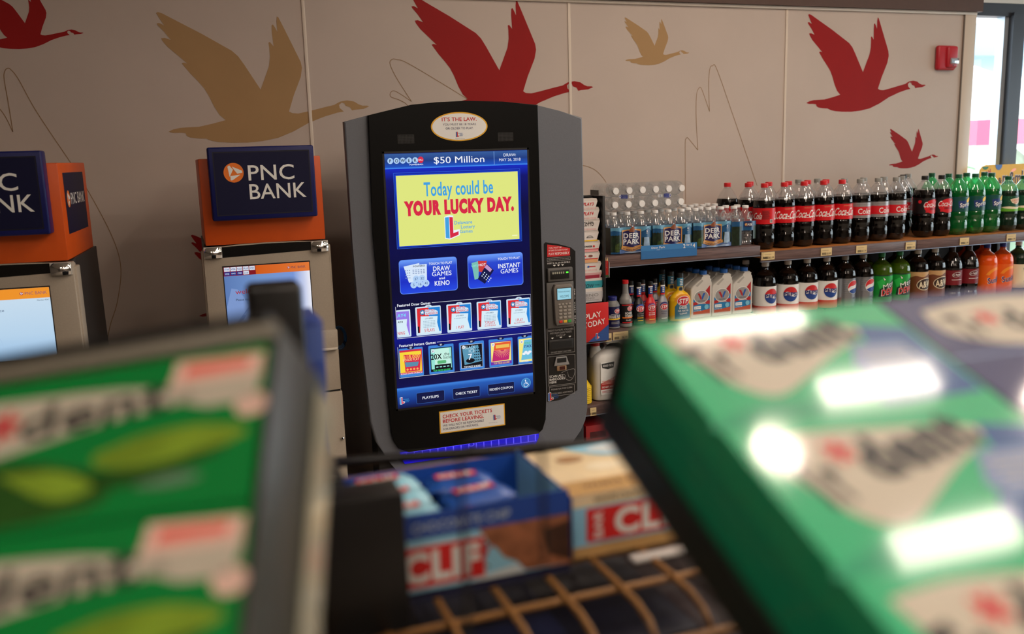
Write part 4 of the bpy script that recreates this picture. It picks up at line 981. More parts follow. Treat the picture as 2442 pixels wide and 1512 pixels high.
def lab_gzero(b):
    C = CYL(.0541); b.rect(C, -math.pi * .0541, .062, math.pi * .0541, .190, CREAM, 0)
    b.text(C, 'CANADA', .02, .160, .014, RED, 1, w=.056, bold=.02, rot=6); b.text(C, 'DRY', .022, .142, .014, RED, 1, w=.034, bold=.02, rot=6); b.line(C, smooth([(-.015, .170), (.01, .180), (.04, .182), (.05, .17), (.045, .14), (.02, .13), (-.005, .14), (-.015, .170)], 3), .003, mat('ginger label green', (14, 74, 50), .35), 1)
    b.ell(C, .01, .10, .02, .012, GREEN, 1, n=20)
def glow_less(name, a, bb):
    return mat(name, tuple((a[i] + bb[i]) // 2 for i in range(3)), .35, noise=.25, scale=18)
CAPR = mat('red cap', (214, 34, 40), .4); CAPG = mat('grey cap', (150, 150, 146), .4); CAPB = mat('black cap', (22, 22, 22), .4); CAPGR = mat('green cap', (16, 86, 56), .35)
CAPW = mat('white cap', (222, 222, 218), .4); CAPBL = mat('blue cap', (36, 62, 160), .4); CAPLG = mat('leaf green cap', (30, 130, 76), .4); CAPMG = mat('maroon cap', (40, 20, 22), .4)
KINDS_ = {
 'cola_bottle': (contour, .230, cola, pet, lab_coke, CAPR, 'cola bottle'), 'diet_cola_bottle': (contour, .230, cola, pet, lab_diet, CAPG, 'diet cola bottle'),
 'sugar_free_cola_bottle': (contour, .238, cola, pet, lab_zero, CAPB, 'cola bottle'), 'lemon_soda_bottle': (contour, .226, sprl, petg, lab_sprite, CAPGR, 'soda bottle'),
 'ginger_ale_bottle': (contour, .226, gingl, petd, lab_ginger, CAPGR, 'soda bottle'), 'classic_cola_bottle': (domed, .250, cola, clear('smoky bottle plastic', (120, 112, 108), .10, .05, .2, (70, 64, 62)), lab_pepsi, CAPW, 'cola bottle'),
 'silver_cola_bottle': (domed, .250, cola, clear('smoky bottle plastic', (120, 112, 108), .1, .05), lab_dietpepsi, CAPG, 'cola bottle'), 'citrus_soda_bottle': (domed, .250, dewl, clear('lime bottle plastic', (110, 170, 50), .08, .05, .4, (90, 140, 40)), lab_dew, CAPLG, 'soda bottle'),
 'root_beer_bottle': (domed, .250, cola, clear('smoky bottle plastic', (120, 112, 108), .1, .05), lab_root, CAPW, 'soda bottle'), 'maroon_soda_bottle': (contour, .236, cola, clear('smoky bottle plastic', (120, 112, 108), .1, .05), lab_pepper, CAPMG, 'soda bottle'),
 'orange_soda_bottle': (domed, .250, orgl, clear('orange bottle plastic', (240, 170, 120), .08, .05, .5, (230, 110, 50)), lab_orange, CAPBL, 'soda bottle'), 'pale_label_soda_bottle': (domed, .250, gingl, clear('dark green plastic', (60, 110, 84), .1, .05, .3, (30, 70, 50)), lab_gzero, CAPW, 'soda bottle')}
_proto = {}
def bottle(kind, x, y, z, rot, label, group, sc_=1.0):
    if kind not in _proto:
        f, liq, drink, plastic, lab, capm, cat = KINDS_[kind]
        t = thing(kind, label, cat, (x, y, z), R(rot), group)
        b = MB(); body_mesh(b, f(liq, drink, plastic) if f is contour else f(), liq, drink, plastic); b.build('bottle_body', t)
        b = MB(); lab(b); b.build('label', t)
        cap_mesh(capm).build('cap', t)
        _proto[kind] = t
    else: t = dup(_proto[kind], (x, y, z), R(rot), label, group)
    g = 1.0 if KINDS_[kind][0] is domed else 1.015; t.scale = (g, g, sc_)
    return t
ZU, ZL, YF = 1.2245, .8535, 3.57
gu = 'large soda bottles along the upper shelf'; gw = 'large soda bottles along the lower shelf'
bottle('cola_bottle', 2.567, YF, ZU, 82, 'cola bottle turned to show its facts panel, left end of the upper shelf', gu)
for i, x in enumerate((2.679, 2.791, 2.904, 3.013)):
    bottle('cola_bottle', x, YF, ZU, (-19, -21, -18, -14)[i], '%s red-labelled cola bottle with its script facing forward, front row of the upper shelf' % ORD[i], gu)
for i, x in enumerate((3.122, 3.232, 3.343)):
    bottle('diet_cola_bottle', x, YF, ZU, (-22, -8, -12)[i], '%s silver-and-red labelled cola bottle from the left, front row of the upper shelf' % ORD[i], gu)
for i, x in enumerate((3.525, 3.634)):
    bottle('sugar_free_cola_bottle', x, YF, ZU, (-10, -22)[i], '%s black-capped cola bottle with black and red label, upper shelf' % ('left' if i == 0 else 'right'), gu)
for i, x in enumerate((3.745, 3.857, 3.967)):
    bottle('lemon_soda_bottle', x, YF, ZU, (-12, -18, -8)[i], '%s green lemon soda bottle from the left, front row of the upper shelf' % ORD[i], gu)
for i, x in enumerate((4.085, 4.195)):
    bottle('ginger_ale_bottle', x, YF, ZU, (-16, -22)[i], '%s ginger ale bottle with cream crest, upper shelf near the yellow display card' % ORD[i], gu, .93)
nm = {0: 'facts-panel cola bottle at the left end', 1: 'first script-facing cola bottle', 2: 'second script-facing cola bottle', 3: 'third script-facing cola bottle', 4: 'fourth script-facing cola bottle'}
for i, x in enumerate((2.560, 2.676, 2.791, 2.903, 3.013)):
    bottle('cola_bottle', x, YF + .118, ZU, 20 - 9 * i, 'red-capped cola bottle directly behind the %s' % nm[i], gu)
for i, (k, x, y, lb) in enumerate((('cola_bottle', 2.525, 3.812, 'red-capped cola bottle rising behind the water packs, farthest left of the colas'), ('cola_bottle', 2.655, 3.81, 'red-capped cola bottle behind the water packs, right of the farthest-left cola'),
      ('diet_cola_bottle', 2.945, 3.812, 'grey-capped cola bottle peeking out between the second and third script-facing colas'), ('diet_cola_bottle', 3.061, 3.812, 'grey-capped cola bottle peeking out between the third and fourth script-facing colas'),
      ('diet_cola_bottle', 3.126, YF + .118, 'grey-capped cola bottle in the second row behind the first silver-labelled bottle'), ('diet_cola_bottle', 3.245, YF + .118, 'grey-capped cola bottle in the second row behind the second silver-labelled bottle'),
      ('diet_cola_bottle', 3.372, YF + .118, 'grey-capped cola bottle in the second row behind the third silver-labelled bottle'), ('diet_cola_bottle', 3.487, YF + .118, 'grey-capped cola bottle set back in the gap left of the black-capped bottles'),
      ('sugar_free_cola_bottle', 3.615, 3.812, 'black-capped cola bottle in the third row, seen through the gap behind the grey caps'), ('diet_cola_bottle', 3.73, 3.90, 'grey-capped cola bottle at the back, seen beside the left black-capped bottle'),
      ('lemon_soda_bottle', 3.86, 3.862, 'green lemon soda bottle at the back between the two black-capped bottles'), ('lemon_soda_bottle', 3.812, YF + .13, 'green lemon soda bottle in the second row left of the first front lemon soda'),
      ('lemon_soda_bottle', 3.935, YF + .13, 'green lemon soda bottle in the second row, seen against the window'), ('lemon_soda_bottle', 4.06, YF + .13, 'green lemon soda bottle in the second row in front of the yellow display card'))):
    bottle(k, x, y, ZU, 8 * (i % 3) - 8, lb, gu)
for i, x in enumerate((2.580, 2.709, 2.821, 2.937)):
    bottle('classic_cola_bottle', x, YF, ZL, (2, -18, -8, -12)[i], '%s white-labelled cola bottle with a red and blue globe, front of the lower shelf' % ORD[i], gw)
for i, x in enumerate((3.048, 3.157)): bottle('silver_cola_bottle', x, YF, ZL, (0, -2)[i], '%s silver-labelled cola bottle with a tilted globe on the lower shelf' % ORD[i], gw)
for i, x in enumerate((3.274, 3.387)): bottle('citrus_soda_bottle', x, YF, ZL, (-14, -18)[i], '%s yellow-green citrus soda bottle on the lower shelf' % ORD[i], gw)
for i, x in enumerate((3.505, 3.616)): bottle('root_beer_bottle', x, YF, ZL, (-10, -12)[i], '%s root beer bottle with tan and brown label on the lower shelf' % ORD[i], gw)
for i, x in enumerate((3.730, 3.842)): bottle('maroon_soda_bottle', x, YF, ZL, (-8, -6)[i], '%s maroon-labelled dark soda bottle on the lower shelf' % ORD[i], gw)
for i, x in enumerate((3.968, 4.079)): bottle('orange_soda_bottle', x, YF, ZL, (-8, -16)[i], '%s orange soda bottle with a blue cap on the lower shelf' % ORD[i], gw)
bottle('pale_label_soda_bottle', 4.192, YF, ZL, 0, 'dark green soda bottle with a cream label at the right end of the lower shelf', gw)
for i, (x, k) in enumerate(((2.552, 'classic_cola_bottle'), (2.675, 'classic_cola_bottle'), (2.795, 'classic_cola_bottle'), (2.912, 'classic_cola_bottle'), (3.028, 'silver_cola_bottle'), (3.143, 'silver_cola_bottle'), (3.27, 'citrus_soda_bottle'), (3.475, 'root_beer_bottle'), (3.59, 'root_beer_bottle'), (3.72, 'maroon_soda_bottle'), (3.95, 'orange_soda_bottle'), (4.07, 'orange_soda_bottle'))):
    bottle(k, x, YF + .118, ZL, (-70, 10, 30, 34, 20, 14, 0, 10, 4, 0, 5, 5)[i], {'c': '%s white-capped dark cola bottle in the shaded second row of the lower shelf', 's': '%s silver-labelled cola bottle in the shaded second row', 'r': '%s root beer bottle in the shaded second row', 'm': '%s maroon-labelled bottle in the shaded second row', 'o': '%s orange soda bottle in the shaded second row'}[k[0] if k != 'citrus_soda_bottle' else 'c'].replace('white-capped dark cola', 'green citrus soda' if k == 'citrus_soda_bottle' else 'white-capped dark cola') % {2.552: 'first', 2.675: 'second', 2.795: 'third', 2.912: 'fourth', 3.028: 'left', 3.143: 'right', 3.27: 'single', 3.475: 'left', 3.59: 'right', 3.72: 'single', 3.95: 'left', 4.07: 'right'}[x], gw)

# yellow display card behind the bottles
t = thing('display_card', 'yellow cardboard display card reading NEW behind the green bottles', 'display card', (4.5, 3.93, 1.224))
b = MB(); yc = mat('display card yellow', (240, 186, 48), .5, noise=.06, scale=12)
b.prism([(-.225, 0), (.29, 0), (.29, .334), (-.18, .334), (-.205, .326), (-.22, .31), (-.226, .28)], 0, .006, yc); M = PL((0, -.0006, 0))
b.text(M, 'NEW', -.172, .283, .034, RED, 1, w=.072, bold=.05, rot=24); bw = mat('card brown', (70, 36, 28), .5)
b.text(M, "&", -.070, .245, .030, bw, 2, bold=.06); b.text(M, "m&m's", .04, .258, .070, WHITE, 1, w=.19, bold=.09); b.text(M, "m&m's", .04, .258, .066, bw, 2, w=.182, bold=.05)
b.ell(M, -.185, .325, .022, .016, GREEN, 1, n=24, a0=180, a1=360); b.ell(M, -.085, .334, .026, .030, BLUE, 1, n=24, a0=180, a1=360); b.ell(M, .03, .30, .02, .008, mat('card pink', (240, 190, 150), .5), 1, rot=20)
b.build('printed_board', t); MB().box((-.05, .006, 0), (.05, .03, .15), mat('raw card', (180, 150, 110), .8)).build('easel_foot', t)

# ------------------------------------------------------------------ water packs
wpet = clear('water bottle plastic', (250, 252, 253), .10, .05, .12, (236, 240, 244))
film = clear('shrink film', (240, 244, 246), .05, .12, .05, (225, 230, 235))
WR = .0325
def water_bottle_mb():
    b = MB(); rib = lambda z: .0012 * math.cos(z * 420)
    pts = [(.020, .001), (.029, .004), (WR, .014)] + [(WR - .0008 + rib(.02 + .006 * i), .02 + .006 * i) for i in range(15)] + [(WR, .114), (.0318, .122), (.028, .134), (.0215, .147), (.0150, .158), (.0128, .163), (.0128, .166), (.0145, .167), (.0128, .169), (.0128, .178)]
    b.lathe(pts, wpet, 22, cap1=False); return b
def water_cap_mb():
    b = MB(); b.lathe([(.0145, .1695), (.0150, .171), (.0150, .1795), (.0138, .1815)], mat('white bottle cap', (236, 236, 236), .4), 20); return b
wb_mesh = [None, None]
def put_bottle(parent, x, y, z, xf=None):
    if wb_mesh[0] is None:
        o = water_bottle_mb().build('bottle', parent, (x, y, z)); c = water_cap_mb().build('cap', o); wb_mesh[0] = o; wb_mesh[1] = c
    else:
        o = wb_mesh[0].copy(); COL.objects.link(o); o.parent = parent; o.location = (x, y, z); c = wb_mesh[1].copy(); COL.objects.link(c); c.parent = o
    if xf: o.rotation_euler = xf
    return o
PITCH = .0672
def pack_film(b, n, depth):
    Wd = n * PITCH
    sky_ = mat('film sky', (92, 150, 182), .25); mtn = mat('film mountains', (28, 78, 122), .25); fo = mat('film forest', (22, 40, 24), .3, noise=.5, scale=90); fo2 = mat('film bushes', (54, 72, 30), .3, noise=.5, scale=120)
    fall = mat('film waterfall', (150, 178, 204), .3, noise=.15, scale=60); wav = mat('film ripples', (84, 112, 164), .3, noise=.2, scale=50); foam = mat('film foam', (156, 180, 208), .3)
    M = WAVE(PITCH, .010, 0.0)
    b.rect(M, 0, .004, Wd, .118, mtn, 0)
    b.poly(M, [(0, .118), (0, .104)] + [(Wd * i / 12, .103 + .005 * math.sin(i * 1.9) + .003 * math.sin(i * 4.1)) for i in range(13)] + [(Wd, .118)], sky_, 1)
    b.poly(M, [(0, .012), (Wd * .42, .012)] + [(Wd * (.42 - .42 * i / 14), .085 - .002 * i * 0 + .006 * math.sin(i * 3.3) + (.004 if i % 2 else -.004)) for i in range(15)], fo, 2)
    b.poly(M, [(Wd * .1, .012), (Wd * .36, .012), (Wd * .36, .034), (Wd * .24, .060), (Wd * .1, .042)], fo2, 3)
    b.poly(M, [(Wd * .76, .07), (Wd, .066), (Wd, .012), (Wd * .76, .012)], fo, 2); b.poly(M, [(Wd * .80, .070), (Wd * .93, .070), (Wd * .96, .02), (Wd * .78, .02)], fall, 3)
    for i in range(5): b.rect(M, Wd * (.81 + .025 * i), .034, Wd * (.818 + .025 * i), .069, foam, 4)
    b.poly(M, [(Wd * .2, .004), (Wd, .004)] + [(Wd * (1 - .8 * i / 10), .021 + .004 * math.sin(i * 2.2)) for i in range(11)], wav, 4)
    b.poly(M, smooth([(Wd * .35, .008), (Wd * .5, .014), (Wd * .65, .008), (Wd * .8, .015), (Wd * .95, .009)], 4) + smooth([(Wd * .95, .007), (Wd * .65, .005), (Wd * .35, .006)], 4), foam, 5)
    c = Wd * .50; gold = mat('film badge gold', (204, 150, 84), .3); bn = mat('film badge navy', (40, 34, 84), .3)
    for gx, gm, L in ((.0, gold, 6), (.004, bn, 7)):
        b.poly(M, [(c - .047 + gx, .106 - gx * 2), (c - .046 + gx, .034 + gx), (c, .026 + gx), (c + .046 - gx, .034 + gx), (c + .047 - gx, .106 - gx * 2), (c + .02, .108 - gx), (c - .02, .108 - gx)], gm, L)
    b.text(M, 'DEER', c, .081, .021, WHITE, 8, w=.076, bold=.035); b.text(M, 'PARK', c, .055, .022, WHITE, 8, w=.078, bold=.035)
    b.poly(M, smooth([(c - .05, .036), (c, .026), (c + .05, .036)], 5) + smooth([(c + .052, .024), (c, .012), (c - .052, .024)], 5), gold, 8)
    b.text(M, '100% NATURAL SPRING WATER', c, .028, .005, bn, 9, w=.086, bold=.02, arc=-.008); b.text(M, 'BRAND', c, .0195, .004, bn, 9, w=.05, arc=-.004)
    dr = mat('film deer brown', (134, 74, 44), .4)
    b.poly(M, [(c - .014, .098), (c + .012, .096), (c + .014, .112), (c + .008, .122), (c - .002, .118), (c - .010, .112)], dr, 8); b.line(M, smooth([(c + .001, .118), (c - .006, .126), (c - .004, .133)], 3), .0022, dr, 8); b.line(M, smooth([(c + .005, .119), (c + .010, .127), (c + .007, .134)], 3), .0022, dr, 8)
    b.text(M, '6', Wd * .865, .098, .010, WHITE, 6, bold=.02); b.text(M, 'PACK', Wd * .865, .088, .003, WHITE, 6)
    # plain ends and the back of the film
    y1 = depth + .004
    for x in (0, Wd): b.add([(x, -.004, .004), (x, y1, .004), (x, y1, .118), (x, -.004, .118)], [(0, 1, 2, 3)], fo if x == 0 else mtn)
    b.add([(0, y1, .004), (Wd, y1, .004), (Wd, y1, .118), (0, y1, .118)], [(0, 1, 2, 3)], mtn)
def water_pack(x, y, z, rot, label):
    t = thing('water_pack', label, 'water pack', (x, y, z), rot, 'six-packs of bottled water')
    for i in range(3):
        for j in range(2): put_bottle(t, PITCH * (i + .5), .036 + j * .066, .0005)
    b = MB(); pack_film(b, 3, .138); b.build('printed_film', t)
    return t
ZW = 1.2535
water_pack(1.737, 3.515, ZW, 0, 'six-pack of bottled water nearest the kiosk, under the stacked case')
water_pack(1.943, 3.515, ZW, 0, 'six-pack of bottled water in the middle of the front three, behind the sale strip')
water_pack(2.149, 3.515, ZW, 0, 'six-pack of bottled water at the right of the front three')
water_pack(2.458, 3.868, ZW, R(180), 'six-pack of bottled water behind the right end, turned away')
water_pack(1.737, 3.72, ZW, 0, 'six-pack of bottled water in the back row behind the pack nearest the kiosk')
water_pack(1.943, 3.72, ZW, 0, 'six-pack of bottled water in the middle of the back row')
t = thing('water_pack', 'loose pair of water bottles in torn film at the right end of the water shelf', 'water pack', (2.352, 3.512, ZW), 0)
put_bottle(t, .034, .036, .0005); put_bottle(t, .096, .036, .0005); put_bottle(t, .034, .102, .0005); put_bottle(t, .096, .102, .0005)
b = MB(); M = WAVE(.064, .010, 0.0); fo = _m['film forest']
b.rect(M, 0, .070, .13, .112, mat('film mountains', (28, 78, 122), .25), 0); b.rect(M, 0, .004, .05, .09, fo, 1); b.rect(M, .112, .03, .13, .09, fo, 1)
b.rect(M, .066, .086, .108, .108, mat('film badge navy', (40, 34, 84), .3), 2); b.text(M, 'PARK', .089, .097, .011, WHITE, 3, w=.03, bold=.03); b.ell(M, .074, .097, .005, .006, _m['film badge gold'], 3, n=14)
b.build('printed_film', t)
# case lying on its side, caps to the front
t = thing('water_case', 'clear-wrapped case of small water bottles lying caps-forward on top of the water packs', 'water case', (1.735, 3.52, ZW + .1825))
for i in range(6):
    for j in range(2):
        o = put_bottle(t, .034 + i * .0655 + (.004 if j else 0), .187, .033 + j * .0595, (R(90), 0, 0))
b = MB()
def rbox_outline(w_, h_, r_):
    o = []
    for cx, cy, a in ((w_ - r_, r_, -90), (w_ - r_, h_ - r_, 0), (r_, h_ - r_, 90), (r_, r_, 180)):
        for i in range(5):
            q = R(a + 22.5 * i); o.append((cx + r_ * math.cos(q), cy + r_ * math.sin(q)))
    return o
ro = rbox_outline(.402, .125, .03); n = len(ro)
for ya, yb in ((.058, .189),):
    vs = [(x, ya, z) for x, z in ro] + [(x, yb, z) for x, z in ro]
    b.add(vs, [(i, (i + 1) % n, n + (i + 1) % n, n + i) for i in range(n)], film, True)
M = PL((0, .054, 0), (1, 0, -.02)); bl = mat('case tag blue', (54, 66, 150), .4)
for x in (.085, .30):
    b.rect(M, x, .058, x + .034, .076, bl, 0); b.ell(M, x - .004 + (.036 if x > .2 else 0), .068, .0055, .0075, WHITE, 1, n=18); b.ell(M, x - .004 + (.036 if x > .2 else 0), .068, .003, .0045, bl, 2, n=14); b.line(M, [(x + .008, .070), (x + .028, .070)], .003, mat('case tag ink', (110, 120, 190), .4), 1); b.line(M, [(x + .008, .064), (x + .028, .064)], .003, mat('case tag ink', (110, 120, 190), .4), 1)
    x2 = x + (.040 if x < .2 else -.030); b.rect(M, x2, .060, x2 + .024, .073, WHITE, 0); b.text(M, '12', x2 + .010, .0665, .009, bl, 1, bold=.03)
b.rect(PL((-.0005, .10, .03), (0, 1, 0)), 0, 0, .085, .066, mat('film grey green', (70, 80, 74), .3), 0); b.build('shrink_wrap', t)

# ------------------------------------------------------------------ motor oil quarts
ow = mat('oil bottle white', (206, 202, 194), .4, noise=.03, scale=30)
def oil_mesh():
    t = thing('oil_bottle', '', 'oil bottle'); b = MB()
    b.prism([(.003, .0), (.107, .0), (.110, .004), (.110, .160), (.108, .176), (.100, .185), (.096, .190), (.096, .198), (.064, .198), (.064, .188), (.055, .180), (.012, .150), (.004, .142), (.0, .132), (.0, .004)], 0, .056, ow, .006, 3)
    b.prism([(.022, .150), (.058, .178), (.066, .172), (.036, .146)], -.001, .02, mat('oil bottle hollow', (170, 166, 158), .5), .002); b.build('jug', t)
    b = MB(); b.lathe([(.0165, .197), (.0175, .198), (.0175, .214), (.0165, .2155)], mat('oil cap blue', (30, 92, 170), .4), 28, xf=Matrix.Translation((.080, .028, 0)), mod=lambda a, z: 1 + (.02 if math.cos(14 * a) > 0 and z < .2145 else 0)); b.build('cap', t)
    b = MB(); M = PL((0, -.0006, 0)); ob = mat('oil label blue', (30, 120, 176), .35); od = mat('oil label red', (170, 36, 40), .35)
    b.poly(M, [(.012, .018), (.100, .018), (.100, .132), (.074, .122), (.030, .100), (.012, .088)], ob, 0); b.poly(M, [(.070, .118), (.100, .150), (.100, .10), (.082, .10)], od, 1); b.poly(M, [(.012, .018), (.100, .018), (.100, .040), (.06, .034), (.012, .030)], mat('oil label orange', (190, 84, 56), .35), 1)
    b.poly(M, [(.012, .075), (.012, .060), (.05, .066), (.1, .062), (.1, .08)], od, 1)
    b.ell(M, .054, .098, .039, .031, WHITE, 2, n=36); b.ell(M, .054, .098, .0365, .0285, mat('oil disc grey', (150, 148, 146), .4), 3, n=36)
    b.poly(M, [(.034, .115), (.045, .115), (.055, .095), (.055, .086), (.050, .086)], od, 4); b.poly(M, [(.056, .086), (.056, .097), (.064, .115), (.075, .115), (.061, .086)], mat('oil mark blue', (40, 90, 170), .35), 4)
    b.text(M, 'Valvoline', .054, .080, .006, mat('dark navy print', (40, 44, 90), .5), 4, w=.036, bold=.02); b.text(M, 'CONVENTIONAL', .056, .068, .005, WHITE, 3, w=.045, bold=.02)
    b.rect(M, .016, .042, .052, .056, WHITE, 3); b.text(M, 'SAE 10W-30', .034, .049, .005, ob, 4, w=.03, bold=.02); b.ell(M, .082, .050, .011, .011, mat('oil seal blue', (120, 190, 214), .4), 3, n=20); b.text(M, 'MOTOR OIL', .034, .035, .005, WHITE, 3, w=.04)
    b.build('label', t); return t
oil = oil_mesh()
first = True
col_n = ('first', 'second', 'third')
for i, x in enumerate((2.151, 2.262, 2.373)):
    for j, (dy, dx) in enumerate(((0, 0), (.062, -.001), (.124, .0))):
        lb = '%s white motor oil bottle with a blue cap in the %s column from the left' % (('front', 'middle', 'rear')[j], col_n[i])
        if first: oil.location = (x, 3.53, .931); oil['label'] = lb; oil['group'] = 'quart bottles of motor oil'; first = False
        else: dup(oil, (x + dx, 3.53 + dy, .931), 0, lb)

# ------------------------------------------------------------------ fluids and additives
def stp_logo(b, M, x, y, k, L):
    b.ell(M, x, y, .020 * k, .0145 * k, WHITE, L, rot=0, n=30); b.ell(M, x, y, .0185 * k, .013 * k, mat('additive logo red', (190, 34, 50), .4), L + 1, n=30); b.text(M, 'STP', x, y, .0135 * k, WHITE, L + 2, w=.028 * k, shear=.15, bold=.04)
ZO = .9315
fl = mat('grey bottle plastic', (112, 112, 112), .4)
t = thing('brake_fluid_bottle', 'short grey bottle of brake fluid with a dark blue cap and yellow stripe', 'bottle', (1.745, 3.515, ZO))
MB().lathe([(.030, 0), (.0315, .003), (.0315, .100), (.0300, .105), (.0280, .110), (.0190, .122), (.0175, .125)], fl, 30).build('bottle_body', t)
MB().lathe([(.019, .123), (.020, .124), (.020, .139), (.019, .1405)], mat('deep blue cap', (28, 34, 110), .4), 24).build('cap', t)
b = MB(); C = CYL(.0317); b.rect(C, -.099, .004, .099, .098, mat('brake label navy', (24, 24, 70), .35), 0); stp_logo(b, C, .009, .078, .75, 1); b.text(C, 'BRAKE FLUID', .002, .054, .012, WHITE, 1, w=.062, bold=.04); b.rect(C, -.035, .040, .04, .046, YEL, 1); b.text(C, 'HEAVY DUTY', -.004, .064, .004, WHITE, 1)
b.rect(C, -.02, .022, .028, .025, GREY, 1); b.rect(C, -.02, .028, .022, .031, GREY, 1); b.rect(C, -.03, .004, .03, .008, GREY, 1); b.build('label', t)
t = thing('power_steering_bottle', 'tall grey long-necked bottle of power steering fluid with a red cap', 'bottle', (1.811, 3.52, ZO))
MB().lathe([(.028, 0), (.0295, .003), (.0295, .110), (.0285, .118), (.0270, .124), (.0200, .136), (.0150, .148), (.0138, .160), (.0128, .190), (.0128, .194)], mat('smooth grey plastic', (134, 132, 130), .35), 30).build('bottle_body', t)
MB().lathe([(.0138, .191), (.0145, .192), (.0145, .206), (.0135, .2075)], RED, 24).build('cap', t)
b = MB(); C = CYL(.0297); b.rect(C, -.093, .016, .093, .104, BLACK, 0); b.rect(C, -.03, .097, .03, .101, RED, 1); stp_logo(b, C, .009, .083, .75, 1); b.text(C, 'POWER', .003, .062, .010, WHITE, 1, w=.036, bold=.03); b.text(C, 'STEERING', .006, .050, .010, WHITE, 1, w=.044, bold=.03); b.rect(C, -.028, .040, .03, .045, ORANGE, 1); b.rect(C, -.028, .018, .03, .023, RED, 1); b.text(C, 'FLUID', 0, .031, .006, WHITE, 1); b.build('label', t)
def additive(name, label, x, y, cbody, clab, big=1.0, group=None, tall=1.0):
    t = thing(name, label, 'additive bottle', (x, y, ZO), 0, group)
    k = big; sy = .62
    MB().lathe([(.024 * k, 0), (.0265 * k, .003), (.0275 * k, .03), (.0275 * k, .082 * k ** .2), (.025 * k, .096 * k ** .2), (.018 * k, .110 * k ** .2), (.0115 * k ** .6, .121 * k ** .2), (.0102 * k ** .6, .134 * tall), (.0098 * k ** .6, .176 * tall)], cbody, 30, sy=sy).build('bottle_body', t)
    MB().lathe([(.0105 * k ** .6, .173 * tall), (.0112 * k ** .6, .174 * tall), (.0108 * k ** .6, .190 * tall), (.0098 * k ** .6, .1915 * tall)], BPLASTIC, 20, sy=.8).build('cap', t)
    b = MB(); C = CYL(.0278 * k, sy, z0=0)
    clab(b, C, k); NC = CYL(.0104 * k ** .6, .66)
    if big == 1.0:
        b.rect(NC, -.018, .128, .018, .171, mat('additive neck blue', (34, 62, 140), .4), 1); b.rect(NC, -.018, .165, .018, .171, WHITE, 2); b.rect(NC, -.018, .128, .018, .135, RED, 2)
        for i in range(3): b.rect(NC, -.004, .140 + .008 * i, .002, .145 + .008 * i, WHITE, 2); b.rect(NC, .004, .140 + .008 * i, .009, .145 + .008 * i, mat('neck light blue', (120, 170, 220), .4), 2)
    else:
        b.rect(NC, -.025, .158, .025, .196, mat('diesel neck teal', (40, 116, 150), .4), 1); b.ell(NC, 0, .146, .011, .010, mat('diesel neck ring', (60, 90, 110), .4), 1, n=20); b.ell(NC, 0, .147, .006, .005, BLACK, 2, n=14)
        for i in range(4): b.rect(NC, -.006 + .002 * (i % 2), .163 + .008 * i, .008, .167 + .008 * i, WHITE, 2)
    b.build('label', t); return t
def lab_small(arc, tcol, lines):
    def f(b, C, k):
        b.ell(C, 0, .078, .022, .018, arc, 0, n=24, a0=0, a1=180); stp_logo(b, C, 0, .074, 1.0, 1)
        for i, (tx, hh, c) in enumerate(lines): b.text(C, tx, 0, .052 - .009 * i, hh, c, 1, w=.032, bold=.03)
        b.rect(C, -.014, .020, .014, .023, tcol, 1)
    return f
ga = 'fuel additive bottles'
p = additive('black_additive_bottle', 'front black fuel additive bottle with a blue arch label', 1.878, 3.52, mat('additive black', (16, 16, 20), .25), lab_small(mat('additive blue', (40, 70, 160), .4), YEL, (('COMPLETE', .004, WHITE), ('FUEL SYSTEM', .005, WHITE), ('CLEANER', .006, YEL))), group=ga)
dup(p, (1.872, 3.58, ZO), 0, 'black fuel additive bottle directly behind the front black one'); dup(p, (1.868, 3.64, ZO), 0, 'rearmost black fuel additive bottle behind the other two black ones')
p = additive('red_additive_bottle', 'front red octane additive bottle', 1.936, 3.52, mat('additive red', (196, 28, 36), .25), lab_small(mat('additive red arch', (120, 60, 120), .4), YEL, (('Octane', .005, WHITE), ('BOOSTER', .005, WHITE), ('PLUS', .004, ORANGE))), group=ga)
dup(p, (1.936, 3.59, ZO), 0, 'red octane additive bottle behind the front red one')
p = additive('silver_additive_bottle', 'front silver-grey fuel additive bottle', 1.998, 3.52, mat('additive silver', (140, 140, 146), .3, metal=.3), lab_small(mat('additive navy arch', (36, 40, 110), .4), WHITE, (('GAS', .004, NAVY), ('TREATMENT', .004, NAVY))), group=ga)
dup(p, (1.998, 3.59, ZO), 0, 'silver-grey fuel additive bottle behind the front one')
def lab_diesel(b, C, k):
    tl = mat('diesel teal', (52, 108, 136), .4)
    b.poly(C, [(-.044, .012), (.044, .012), (.044, .068), (.03, .085), (.0, .094), (-.03, .085), (-.044, .068)], tl, 0); b.ell(C, 0, .092, .046, .034, mat('diesel amber', (232, 150, 40), .4), 1, n=30, a0=0, a1=180)
    stp_logo(b, C, 0, .094, 1.6, 2); b.text(C, 'DIESEL', .0, .064, .011, WHITE, 1, w=.042, bold=.03, shear=.1); b.text(C, 'FUEL INJECTOR', 0, .049, .007, WHITE, 1, w=.055, bold=.03); b.text(C, 'CLEANER', 0, .037, .007, WHITE, 1, w=.04, bold=.03)
ylw = mat('diesel bottle yellow', (226, 178, 20), .3)
p = additive('diesel_additive_bottle', 'large yellow diesel additive bottle at the front beside the motor oil', 2.090, 3.525, ylw, lab_diesel, 1.95, ga, 1.14)
dup(p, (2.086, 3.60, ZO), 0, 'large yellow diesel additive bottle directly behind the front one'); dup(p, (2.083, 3.675, ZO), 0, 'rearmost large yellow diesel additive bottle, its neck showing')

